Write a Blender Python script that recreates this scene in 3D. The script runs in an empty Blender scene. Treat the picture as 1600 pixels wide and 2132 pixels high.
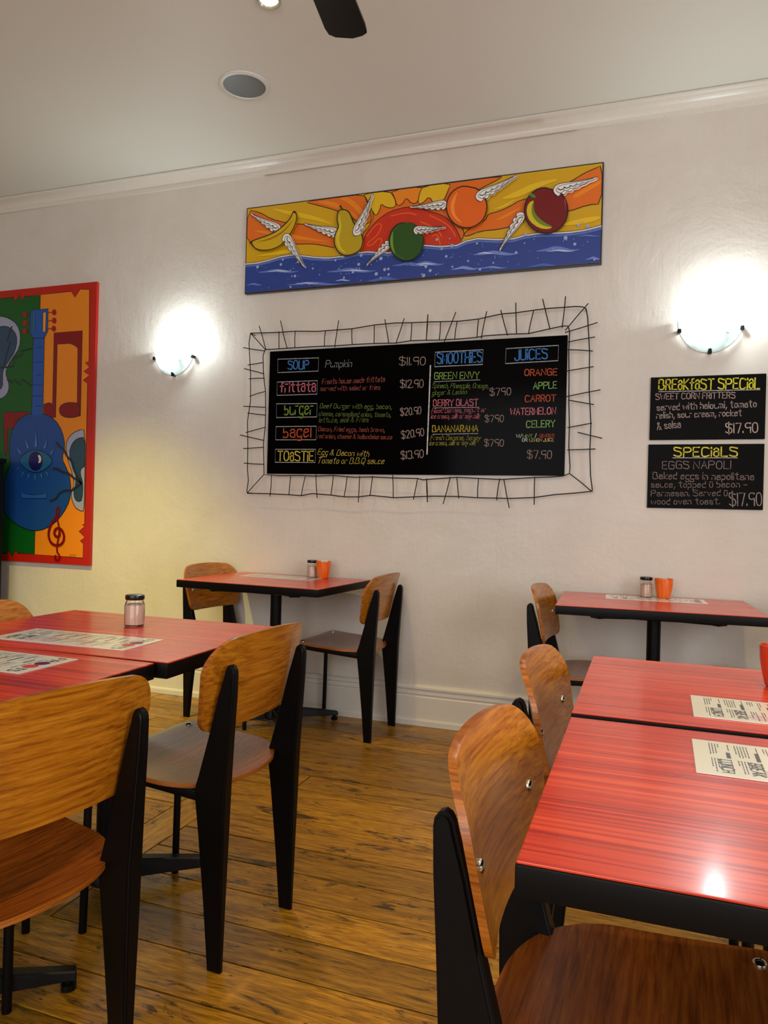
import bpy, bmesh, math, random
from mathutils import Vector, Matrix
R = math.radians
scene = bpy.context.scene
COL = scene.collection
random.seed(7)

# ------------------------------------------------------------------ camera
F_PX, YAW, PITCH, ROLL = 1537.7, 0.34147, 0.00107, 0.02535
EYE = Vector((0.0, -3.744, 1.11))
_fw = Vector((-math.sin(YAW)*math.cos(PITCH), math.cos(YAW)*math.cos(PITCH), math.sin(PITCH)))
_r0 = Vector((math.cos(YAW), math.sin(YAW), 0)); _u0 = _r0.cross(_fw)
_rt = _r0*math.cos(ROLL) + _u0*math.sin(ROLL); _up = -_r0*math.sin(ROLL) + _u0*math.cos(ROLL)
cam_data = bpy.data.cameras.new('camera'); cam = bpy.data.objects.new('camera', cam_data)
COL.objects.link(cam)
m = Matrix((( _rt.x, _up.x, -_fw.x), (_rt.y, _up.y, -_fw.y), (_rt.z, _up.z, -_fw.z))).to_4x4()
m.translation = EYE
cam.matrix_world = m
cam_data.sensor_fit = 'HORIZONTAL'; cam_data.sensor_width = 36.0
cam_data.lens = 36.0*F_PX/1600.0; cam_data.clip_start = 0.02
scene.camera = cam

def on_wall(px, py, y=0.0):
    """where the line of sight through a photograph pixel meets the vertical plane at y"""
    d = _fw*F_PX + _rt*(px-800) - _up*(py-1066)
    t = (y-EYE.y)/d.y
    return (EYE.x + d.x*t, EYE.z + d.z*t)

# ------------------------------------------------------------------ world, lights, exposure
scene.view_settings.view_transform = 'Standard'
scene.view_settings.look = 'None'
scene.view_settings.exposure = 0.1
scene.view_settings.gamma = 1.0
scene.view_settings.use_curve_mapping = False
scene.cycles.use_denoising = True
scene.cycles.max_bounces = 8
scene.cycles.sample_clamp_indirect = 4.0

world = bpy.data.worlds.new('world'); scene.world = world; world.use_nodes = True
bg = world.node_tree.nodes['Background']
bg.inputs['Color'].default_value = (0.80, 0.90, 1.0, 1); bg.inputs['Strength'].default_value = 1.0

def area_light(name, loc, rot, sx, sy, power, color):
    l = bpy.data.lights.new(name, 'AREA'); l.shape = 'RECTANGLE'; l.size = sx; l.size_y = sy
    l.energy = power; l.color = color
    o = bpy.data.objects.new(name, l); COL.objects.link(o); o.location = loc; o.rotation_euler = rot
    return o
# added fill lights, unseen, standing in for daylight from behind and the right
FILL_REAR = area_light('added_fill_rear', (-0.6, -6.9, 1.75), (R(90), 0, 0), 4.2, 2.2, 96, (1.0, 0.95, 0.93))
FILL_RIGHT = area_light('added_fill_right', (2.5, -3.6, 1.7), (0, R(90), 0), 1.8, 2.0, 62, (0.95, 0.97, 1.0))
SCONCE_POWER = 13.0
DOWN_POWER = 84.0

# ------------------------------------------------------------------ helpers
def srgb(r, g, b):
    f = lambda c: (c/255/12.92) if c/255 <= 0.04045 else ((c/255+0.055)/1.055)**2.4
    return (f(r), f(g), f(b), 1)

def mat(name, color, rough=0.5, metal=0.0, coat=0.0, spec=0.5):
    mm = bpy.data.materials.new(name); mm.use_nodes = True
    b = mm.node_tree.nodes['Principled BSDF']
    b.inputs['Base Color'].default_value = color
    b.inputs['Roughness'].default_value = rough
    b.inputs['Metallic'].default_value = metal
    b.inputs['Coat Weight'].default_value = coat
    b.inputs['Coat Roughness'].default_value = 0.2
    b.inputs['Specular IOR Level'].default_value = spec
    return mm

class NT:
    def __init__(s, m): s.m = m; s.n = m.node_tree.nodes; s.l = m.node_tree.links; s.b = s.n['Principled BSDF']
    def new(s, t, **kw):
        x = s.n.new(t)
        for k, v in kw.items():
            if k in x.inputs: x.inputs[k].default_value = v
            else: setattr(x, k, v)
        return x
    def link(s, a, b): s.l.new(a, b)
    def ramp(s, fac, stops):
        r = s.n.new('ShaderNodeValToRGB'); e = r.color_ramp.elements
        e[0].position, e[0].color = stops[0]; e[1].position, e[1].color = stops[-1]
        for p, c in stops[1:-1]:
            q = e.new(p); q.color = c
        s.link(fac, r.inputs['Fac']); return r.outputs['Color']
    def coords(s, scale, rand=False, kind='Object', rot=(0,0,0)):
        tc = s.n.new('ShaderNodeTexCoord'); mp = s.n.new('ShaderNodeMapping')
        mp.inputs['Scale'].default_value = scale; mp.inputs['Rotation'].default_value = rot
        s.link(tc.outputs[kind], mp.inputs['Vector'])
        if rand:
            oi = s.n.new('ShaderNodeObjectInfo'); mul = s.n.new('ShaderNodeMath'); mul.operation = 'MULTIPLY'
            mul.inputs[1].default_value = 37.0
            s.link(oi.outputs['Random'], mul.inputs[0]); s.link(mul.outputs[0], mp.inputs['Location'])
        return mp.outputs['Vector']
    def noise(s, vec, scale=5, detail=4, rough=0.55, dist=0.0):
        x = s.new('ShaderNodeTexNoise'); x.inputs['Scale'].default_value = scale
        x.inputs['Detail'].default_value = detail; x.inputs['Roughness'].default_value = rough
        x.inputs['Distortion'].default_value = dist
        s.link(vec, x.inputs['Vector']); return x.outputs['Fac']
    def mix(s, fac, a, b, mode='MIX'):
        x = s.n.new('ShaderNodeMix'); x.data_type = 'RGBA'; x.blend_type = mode
        for i, v in ((0, fac), (6, a), (7, b)):
            if hasattr(v, 'node'): s.link(v, x.inputs[i])
            else: x.inputs[i].default_value = v
        return x.outputs[2]
    def bump(s, h, strength, dist=0.01, prev=None):
        x = s.n.new('ShaderNodeBump'); x.inputs['Strength'].default_value = strength; x.inputs['Distance'].default_value = dist
        s.link(h, x.inputs['Height'])
        if prev is not None: s.link(prev, x.inputs['Normal'])
        return x.outputs['Normal']

def W(v): return (v, v, v, 1)

# -------- materials
M = {}
# plaster: hand-floated, painted
m = mat('plaster_wall', srgb(205, 194, 180), 0.42); t = NT(m); v = t.coords((1, 1, 1))
n1 = t.noise(v, 2.2, 5, 0.6, 0.4); n2 = t.noise(v, 24, 6, 0.62, 0.8)
vs = t.coords((9, 9, 1.4)); n3 = t.noise(vs, 3.5, 5, 0.6, 0.6)
c = t.ramp(n1, [(0.3, srgb(212, 204, 194)), (0.7, srgb(202, 193, 182))])
t.link(c, t.b.inputs['Base Color'])
b1 = t.bump(n1, 0.35, 0.02); b2 = t.bump(n3, 0.15, 0.008, b1); b3 = t.bump(n2, 0.26, 0.004, b2)
t.link(b3, t.b.inputs['Normal']); M['wall'] = m

m = mat('ceiling_paint', srgb(218, 218, 208), 0.55); t = NT(m); v = t.coords((1, 1, 1))
n = t.noise(v, 1.5, 3); t.link(t.bump(n, 0.25, 0.02), t.b.inputs['Normal']); M['ceiling'] = m

m = mat('trim_gloss_paint', srgb(214, 208, 196), 0.32); t = NT(m); v = t.coords((1, 1, 1))
n = t.noise(v, 9, 5); n2 = t.noise(t.coords((1, 1, 1)), 70, 3)
c = t.ramp(n2, [(0.22, srgb(120, 112, 100)), (0.27, srgb(216, 210, 199)), (1, srgb(210, 204, 192))])
t.link(c, t.b.inputs['Base Color']); t.link(t.bump(n, 0.3, 0.006), t.b.inputs['Normal']); M['trim'] = m

# old pine boards
m = mat('pine_plank', srgb(150, 104, 44), 0.3, coat=0.0); t = NT(m)
v = t.coords((0.9, 9, 9), True); v2 = t.coords((1, 1, 1), True); v3 = t.coords((1.2, 4.5, 1), True)
g = t.noise(v, 6, 6, 0.6, 1.2); fine = t.noise(t.coords((3, 60, 60), True), 7, 3, 0.6)
big = t.noise(v2, 1.8, 4, 0.6)
c1 = t.ramp(g, [(0.34, srgb(98, 62, 8)), (0.48, srgb(160, 110, 18)), (0.64, srgb(200, 148, 36))])
c2 = t.mix(0.35, c1, t.ramp(fine, [(0.38, srgb(80, 48, 6)), (0.60, srgb(212, 162, 46))]), 'MIX')
wear = t.noise(v3, 4.2, 8, 0.76, 0.8)
wm = t.ramp(wear, [(0.555, W(0)), (0.62, W(.92))])
c3 = t.mix(wm, c2, srgb(52, 40, 24))
vor = t.new('ShaderNodeTexVoronoi'); vor.inputs['Scale'].default_value = 3.1
t.link(t.coords((0.8, 2.2, 0.2), True), vor.inputs['Vector'])
kn = t.ramp(vor.outputs['Distance'], [(0.045, W(1)), (0.085, W(0))])
c4 = t.mix(kn, c3, srgb(74, 44, 18))
vor2 = t.new('ShaderNodeTexVoronoi'); vor2.inputs['Scale'].default_value = 14
t.link(t.coords((1, 2.5, 0.2), True), vor2.inputs['Vector'])
sp = t.ramp(vor2.outputs['Distance'], [(0.05, W(1)), (0.12, W(0))])
c5 = t.mix(sp, c4, srgb(62, 34, 14))
oi = t.n.new('ShaderNodeObjectInfo')
tint = t.ramp(oi.outputs['Random'], [(0.0, srgb(205, 200, 190)), (0.5, srgb(240, 232, 220)), (1.0, srgb(255, 250, 240))])
c6 = t.mix(1.0, c5, tint, 'MULTIPLY')
t.link(c6, t.b.inputs['Base Color'])
rg = t.ramp(big, [(0.35, W(0.24)), (0.65, W(0.5))]); t.link(rg, t.b.inputs['Roughness'])
bb = t.bump(g, 0.25, 0.004); bb = t.bump(fine, 0.3, 0.002, bb); bb = t.bump(wear, 0.15, 0.003, bb)
t.link(bb, t.b.inputs['Normal']); M['plank'] = m
M['underfloor'] = mat('dark_underfloor', srgb(22, 16, 10), 0.9)

def wood(name, a, b_, c_, axis_scale, rough=0.30, coat=0.5, bump=0.25):
    m = mat(name, b_, rough, coat=coat); t = NT(m)
    v = t.coords(axis_scale, True)
    g = t.noise(v, 4, 4, 0.6, 0.25)
    pores = t.noise(t.coords(tuple(s*4.5 for s in axis_scale), True), 6, 4, 0.6, 0.2)
    c = t.ramp(g, [(0.32, a), (0.5, b_), (0.7, c_)])
    c = t.mix(t.ramp(pores, [(0.30, W(0.7)), (0.44, W(0))]), c, a)
    t.link(c, t.b.inputs['Base Color'])
    t.link(t.bump(pores, bump, 0.0015), t.b.inputs['Normal'])
    return m
# grain runs across the backrest (local y) and front to back on the seat (local x)
M['oak_back'] = wood('oak_veneer_backrest', srgb(128, 66, 6), srgb(168, 100, 14), srgb(192, 124, 30), (34, 1.5, 34))
M['oak_seat'] = wood('oak_veneer_seat', srgb(92, 42, 8), srgb(124, 62, 14), srgb(142, 78, 22), (34, 1.5, 34), 0.24, 0.4)
M['ply_edge'] = wood('plywood_edge', srgb(110, 54, 8), srgb(160, 88, 16), srgb(182, 108, 28), (2, 2, 60), 0.3, 0.3)
M['black_steel'] = mat('black_powder_coat', srgb(7, 7, 8), 0.38, spec=0.16)
M['black_edge'] = mat('black_table_edge', srgb(7, 7, 7), 0.42, spec=0.14)
M['blue_black'] = mat('black_cast_iron', srgb(9, 11, 15), 0.4, spec=0.25)
M['chrome'] = mat('chrome', srgb(210, 210, 205), 0.15, 1.0)
M['silver'] = mat('satin_aluminium', srgb(186, 188, 188), 0.3, 0.7)

# red laminate with long thin stripes
m = mat('red_striped_laminate', srgb(205, 60, 34), 0.28, coat=0.35, spec=0.5); t = NT(m); t.b.inputs['Coat Roughness'].default_value = 0.13
n = t.noise(t.coords((0.35, 17, 1), True), 3, 3, 0.6, 0.0); n2 = t.noise(t.coords((0.6, 75, 1), True), 3, 2, 0.5)
c = t.ramp(n, [(0.34, srgb(140, 12, 3)), (0.46, srgb(186, 32, 8)), (0.56, srgb(206, 50, 14)), (0.68, srgb(232, 92, 40))])
c = t.mix(0.42, c, t.ramp(n2, [(0.38, srgb(144, 14, 4)), (0.62, srgb(228, 84, 36))]))
t.link(c, t.b.inputs['Base Color'])
smudge = t.noise(t.coords((1, 1, 1), True), 9, 5, 0.7)
t.link(t.ramp(smudge, [(0.3, W(0.26)), (0.7, W(0.38))]), t.b.inputs['Roughness'])
M['laminate'] = m

M['grille'] = mat('grey_speaker_grille', srgb(112, 116, 116), 0.55, 0.3)
M['white_plastic'] = mat('white_plastic', srgb(212, 214, 208), 0.4)
M['black_plastic'] = mat('black_plastic', srgb(8, 8, 7), 0.4, spec=0.2)
M['board_black'] = mat('black_chalkboard_gloss', srgb(4, 3, 3), 0.12, spec=0.025)
M['board_matt'] = mat('black_chalkboard', srgb(6, 3, 3), 0.4, spec=0.05)
M['paper'] = mat('laminated_paper', srgb(226, 225, 218), 0.18, coat=0.5)
M['ink'] = mat('dark_print', srgb(58, 56, 58), 0.3, coat=0.4)
M['ink_blue'] = mat('navy_print', srgb(30, 30, 60), 0.3, coat=0.4)
M['orange_glaze'] = mat('orange_glaze', srgb(226, 96, 10), 0.22, coat=0.5)
M['red_glaze'] = mat('red_orange_glaze', srgb(200, 56, 14), 0.22, coat=0.5)
M['sachet'] = mat('white_sachet_paper', srgb(228, 226, 220), 0.6)
M['salt'] = mat('pink_salt', srgb(214, 172, 150), 0.8)
M['lid'] = mat('black_lid', srgb(20, 20, 22), 0.25, 0.3)
m = mat('clear_glass', (1, 1, 1, 1), 0.03); m.node_tree.nodes['Principled BSDF'].inputs['Transmission Weight'].default_value = 1.0
m.node_tree.nodes['Principled BSDF'].inputs['IOR'].default_value = 1.3
M['glass'] = m
# frosted bowl of the wall lamps: lets the lamp's light through, milky
m = bpy.data.materials.new('frosted_lamp_glass'); m.use_nodes = True; nt = m.node_tree
pb = nt.nodes['Principled BSDF']; pb.inputs['Base Color'].default_value = srgb(225, 235, 232); pb.inputs['Roughness'].default_value = 0.25
tr = nt.nodes.new('ShaderNodeBsdfTranslucent'); tr.inputs['Color'].default_value = (0.80, 0.86, 0.86, 1)
tp = nt.nodes.new('ShaderNodeBsdfTransparent'); tp.inputs['Color'].default_value = (0.9, 0.95, 0.95, 1)
m1 = nt.nodes.new('ShaderNodeMixShader'); m1.inputs[0].default_value = 0.45
m2 = nt.nodes.new('ShaderNodeMixShader'); m2.inputs[0].default_value = 0.35
nt.links.new(pb.outputs[0], m1.inputs[1]); nt.links.new(tr.outputs[0], m1.inputs[2])
nt.links.new(m1.outputs[0], m2.inputs[1]); nt.links.new(tp.outputs[0], m2.inputs[2])
nt.links.new(m2.outputs[0], nt.nodes['Material Output'].inputs['Surface']); M['frost'] = m

def emit(name, color, strength):
    m = bpy.data.materials.new(name); m.use_nodes = True; nt = m.node_tree
    nt.nodes.remove(nt.nodes['Principled BSDF']); e = nt.nodes.new('ShaderNodeEmission')
    e.inputs[0].default_value = color; e.inputs[1].default_value = strength
    nt.links.new(e.outputs[0], nt.nodes['Material Output'].inputs['Surface']); return m
M['bulb'] = emit('lit_lamp_bulb', (0.86, 0.97, 1.0, 1), 22)
M['halogen'] = emit('lit_halogen', (1.0, 0.86, 0.45, 1), 7)

_flat = {}
def paint(r, g, b, rough=0.3):
    k = (r, g, b, rough)
    if k not in _flat: _flat[k] = mat('paint_%d_%d_%d' % (r, g, b), srgb(r, g, b), rough)
    return _flat[k]
_chalk = {}
def chalk(r, g, b):
    k = (r, g, b)
    if k not in _chalk:
        mm = mat('chalk_%d_%d_%d' % k, srgb(r, g, b), 0.8); tt = NT(mm)
        nn = tt.noise(tt.coords((1, 1, 1)), 120, 3, 0.7)
        tt.link(tt.mix(tt.ramp(nn, [(0.36, W(0.0)), (0.56, W(1))]), srgb(int(r*.72), int(g*.72), int(b*.72)), srgb(r, g, b)), tt.b.inputs['Base Color'])
        _chalk[k] = mm
    return _chalk[k]

# -------- mesh builders
def link(name, bm, materials, parent=None, smooth=False, loc=None):
    me = bpy.data.meshes.new(name)
    bmesh.ops.recalc_face_normals(bm, faces=bm.faces)
    bm.to_mesh(me); bm.free()
    if not isinstance(materials, (list, tuple)): materials = [materials]
    for x in materials: me.materials.append(x)
    if smooth:
        for p in me.polygons: p.use_smooth = True
        try: me.set_sharp_from_angle(angle=R(38))
        except Exception: pass
    o = bpy.data.objects.new(name, me); COL.objects.link(o)
    if parent is not None: o.parent = parent
    if loc is not None: o.location = loc
    return o

def empty(name, loc, rz=0.0):
    o = bpy.data.objects.new(name, None); COL.objects.link(o); o.empty_display_size = 0.1
    o.location = loc; o.rotation_euler = (0, 0, rz); return o

def tag(o, label=None, cat=None, group=None, kind=None):
    if label: o['label'] = label
    if cat: o['category'] = cat
    if group: o['group'] = group
    if kind: o['kind'] = kind
    return o

def copy_tree(o, parent=None):
    c = o.copy(); COL.objects.link(c)
    if parent is not None: c.parent = parent
    for ch in list(o.children): copy_tree(ch, c)
    return c

def box(bm, c, s, bevel=0.0, rot=None):
    r = bmesh.ops.create_cube(bm, size=1.0)
    vs = r['verts']
    bmesh.ops.scale(bm, vec=s, verts=vs)
    if bevel > 0:
        es = list({e for v in vs for e in v.link_edges})
        rb = bmesh.ops.bevel(bm, geom=es, offset=bevel, segments=2, affect='EDGES', profile=0.6)
        vs = list({v for f in rb['faces'] for v in f.verts} | {v for v in vs if v.is_valid})
    if rot is not None: bmesh.ops.rotate(bm, cent=(0, 0, 0), matrix=rot, verts=vs)
    bmesh.ops.translate(bm, vec=c, verts=vs)
    return vs

def ring_loft(bm, rings, cap=True, closed_ring=True):
    vr = [[bm.verts.new(p) for p in r] for r in rings]
    n = len(vr[0])
    for a, b in zip(vr, vr[1:]):
        for i in range(n if closed_ring else n-1):
            j = (i+1) % n
            bm.faces.new((a[i], a[j], b[j], b[i]))
    if cap:
        bm.faces.new(vr[0]); bm.faces.new(list(reversed(vr[-1])))
    return vr

def lathe(bm, prof, seg=24, cap=True, center=(0, 0, 0)):
    rings = [[(center[0]+r*math.cos(2*math.pi*k/seg), center[1]+r*math.sin(2*math.pi*k/seg), center[2]+z) for k in range(seg)] for r, z in prof]
    return ring_loft(bm, rings, cap)

def tube(bm, pts, r, seg=8):
    pts = [Vector(p) for p in pts]; rings = []
    for i, p in enumerate(pts):
        d = (pts[min(i+1, len(pts)-1)] - pts[max(i-1, 0)]).normalized()
        a = Vector((0, 1, 0)) if abs(d.y) < 0.9 else Vector((1, 0, 0))
        x = d.cross(a).normalized(); y = d.cross(x).normalized()
        rr = r[i] if isinstance(r, (list, tuple)) else r
        rings.append([p + x*rr*math.cos(2*math.pi*k/seg) + y*rr*math.sin(2*math.pi*k/seg) for k in range(seg)])
    ring_loft(bm, rings)

def chaikin(pts, n=2, closed=False):
    for _ in range(n):
        out = []
        L = len(pts)
        rng = range(L) if closed else range(L-1)
        if not closed: out.append(pts[0])
        for i in rng:
            a, b = pts[i], pts[(i+1) % L]
            out.append((a[0]*.75+b[0]*.25, a[1]*.75+b[1]*.25)); out.append((a[0]*.25+b[0]*.75, a[1]*.25+b[1]*.75))
        if not closed: out.append(pts[-1])
        pts = out
    return pts

def prism(bm, pts, y0, y1):
    """polygon of (x, z) points standing on the wall plane, from y0 (front, nearer the room) back to y1"""
    a = sum(pts[i][0]*pts[(i+1) % len(pts)][1] - pts[(i+1) % len(pts)][0]*pts[i][1] for i in range(len(pts)))
    if a < 0: pts = list(reversed(pts))
    f = [bm.verts.new((x, y0, z)) for x, z in pts]; b = [bm.verts.new((x, y1, z)) for x, z in pts]
    bm.faces.new(f)
    n = len(pts)
    for i in range(n):
        j = (i+1) % n
        bm.faces.new((f[j], f[i], b[i], b[j]))

def ribbon(bm, pts, w, y, closed=False):
    """flat painted stroke on a wall plane"""
    n = len(pts)
    if n < 2: return
    L, Rr = [], []
    for i in range(n):
        if closed: a, b = pts[i-1], pts[(i+1) % n]
        else: a, b = pts[max(i-1, 0)], pts[min(i+1, n-1)]
        dx, dz = b[0]-a[0], b[1]-a[1]; l = math.hypot(dx, dz) or 1e-6
        nx, nz = -dz/l*w/2, dx/l*w/2
        p = pts[i]
        ex, ez = 0, 0
        if not closed and i == 0: ex, ez = -dx/l*w*.4, -dz/l*w*.4
        if not closed and i == n-1: ex, ez = dx/l*w*.4, dz/l*w*.4
        L.append(bm.verts.new((p[0]+nx+ex, y, p[1]+nz+ez))); Rr.append(bm.verts.new((p[0]-nx+ex, y, p[1]-nz+ez)))
    for i in range(n if closed else n-1):
        j = (i+1) % n
        bm.faces.new((L[i], Rr[i], Rr[j], L[j]))

# ------------------------------------------------------------------ the room
X0, X1, Y0, CEIL = -6.2, 2.7, -7.2, 3.10
def structure(o): o['kind'] = 'structure'; return o

bm = bmesh.new(); box(bm, ((X0+X1)/2, 0.06, CEIL/2), (X1-X0, 0.12, CEIL+0.1))
structure(link('wall_back', bm, M['wall']))
bm = bmesh.new(); box(bm, ((X0+X1)/2, Y0/2, CEIL+0.05), (X1-X0+0.2, -Y0+0.3, 0.1))
structure(link('ceiling', bm, M['ceiling']))
bm = bmesh.new(); box(bm, (X0-0.06, Y0/2, CEIL/2), (0.12, -Y0, CEIL+0.1))
structure(link('wall_left', bm, M['wall']))
# unseen right and rear walls, with large openings added to let daylight in
bm = bmesh.new()
for c, s in (((X1+.06, -1.25, CEIL/2), (.12, 2.5, CEIL+.1)), ((X1+.06, -5.9, CEIL/2), (.12, 2.6, CEIL+.1)),
             ((X1+.06, -3.55, .4), (.12, 2.1, .8)), ((X1+.06, -3.55, 2.85), (.12, 2.1, .5))): box(bm, c, s)
structure(link('wall_right', bm, M['wall']))
bm = bmesh.new()
for c, s in (((-4.6, Y0-.06, CEIL/2), (3.2, .12, CEIL+.1)), ((2.1, Y0-.06, CEIL/2), (1.2, .12, CEIL+.1)),
             ((-.75, Y0-.06, .3), (4.5, .12, .6)), ((-.75, Y0-.06, 2.98), (4.5, .12, .24))): box(bm, c, s)
structure(link('wall_rear', bm, M['wall']))

# skirting: profile in (y, z), run along the wall
def run(name, prof, xa, xb, mt):
    bm = bmesh.new()
    A = [bm.verts.new((xa, y, z)) for y, z in prof]; B = [bm.verts.new((xb, y, z)) for y, z in prof]
    n = len(prof)
    for i in range(n):
        j = (i+1) % n; bm.faces.new((A[i], A[j], B[j], B[i]))
    bm.faces.new(A); bm.faces.new(list(reversed(B)))
    return structure(link(name, bm, mt))
run('baseboard_back', [(0, 0), (-.034, 0), (-.034, .026), (-.030, .034), (-.024, .036), (-.024, .148), (-.020, .152), (-.020, .158),
    (-.024, .164), (-.023, .176), (-.016, .184), (-.028, .190), (-.028, .200), (-.018, .208), (0, .212)], X0, X1, M['trim'])
# cove cornice: square shadow groove at the ceiling, hollow, small fillet at the foot
cv = [(0, 3.022), (-.016, 3.022), (-.016, 3.030), (-.011, 3.033)]
for k in range(1, 8):
    a = k/8*math.pi/2; cv.append((-.011-.058*(1-math.cos(a)), 3.033+.050*math.sin(a)))
cv += [(-.072, 3.088), (-.072, 3.094), (-.066, 3.094), (-.066, 3.10), (0, 3.10)]
run('trim_1', cv, X0, X1, M['trim'])

# floor: dark base with every board laid on it
bm = bmesh.new(); box(bm, ((X0+X1)/2, Y0/2, -.06), (X1-X0, -Y0, .08))
floor = structure(link('floor', bm, M['underfloor']))
rnd = random.Random(11)
PITCH_Y = .155
def plank(xa, xb, ya, yb):
    bm = bmesh.new(); g = rnd.choice([.0018, .0022, .0032])
    bev = .0007
    x, y, sx, sy = (xa+xb)/2, (ya+yb)/2, xb-xa-2*g, abs(yb-ya)-2*g
    lift = rnd.uniform(-.0006, .0006)
    box(bm, (0, 0, 0), (sx, sy, .02))
    top = [v for v in bm.verts if v.co.z > 0]
    es = [e for e in bm.edges if e.verts[0].co.z > 0 and e.verts[1].co.z > 0]
    bmesh.ops.bevel(bm, geom=es, offset=bev, segments=1, affect='EDGES')
    o = link('plank', bm, M['plank'], floor, loc=(x, y, -.0102+lift))
    o.rotation_euler = (rnd.uniform(-.004, .004), 0, 0)
rows = []
y = -.916 + 5*PITCH_Y + .155
yy = -.036
edges = [-.034] + [-.141-.155*k for k in range(0, 45)]
TR0, TR1 = -1.632, -1.492
for i in range(len(edges)-1):
    yt, yb = edges[i], edges[i+1]
    if yb < Y0: break
    cuts = set()
    inband = -2.3 < yb and yt < -1.2
    if inband: segs = [(X0, TR0), (TR1, X1)]
    elif abs(yt+.916+.005) < .04 or (yt < -.9 and yt > -.93): segs = [(X0, -1.30), (-1.30, X1)]
    else: segs = [(X0, X1)]
    for a, b in segs:
        x = a; pts = [a]
        step = rnd.uniform(2.6, 4.6)
        while b - x > 5.0:
            x += step; pts.append(x); step = rnd.uniform(2.6, 4.2)
        pts.append(b)
        for p, q in zip(pts, pts[1:]): plank(p, q, yt, yb)
# the board let in across the others
bm = bmesh.new(); box(bm, (0, 0, 0), (1.083, .1355, .02))
es = [e for e in bm.edges if e.verts[0].co.z > 0 and e.verts[1].co.z > 0]
bmesh.ops.bevel(bm, geom=es, offset=.0007, segments=1, affect='EDGES')
cb = link('plank', bm, M['plank'], floor, loc=((TR0+TR1)/2, -1.768, -.0098)); cb.rotation_euler = (0, 0, R(90))

# ------------------------------------------------------------------ chairs
def plate_outline(w_top, w_bot, z0, z1, r_top, r_bot, n=8):
    """rows (z, half width) of a rounded backrest"""
    rows = []
    for k in range(n+1):
        a = k/n*math.pi/2; rows.append((z0 + r_bot*(1-math.cos(a)), w_bot - r_bot*(1-math.sin(a))))
    for k in range(1, 7):
        s = k/7; rows.append((z0+r_bot + (z1-z0-r_bot-r_top)*s, w_bot + (w_top-w_bot)*s))
    for k in range(n+1):
        a = k/n*math.pi/2; rows.append((z1-r_top + r_top*math.sin(a), w_top - r_top*(1-math.cos(a))))
    return rows

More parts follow.
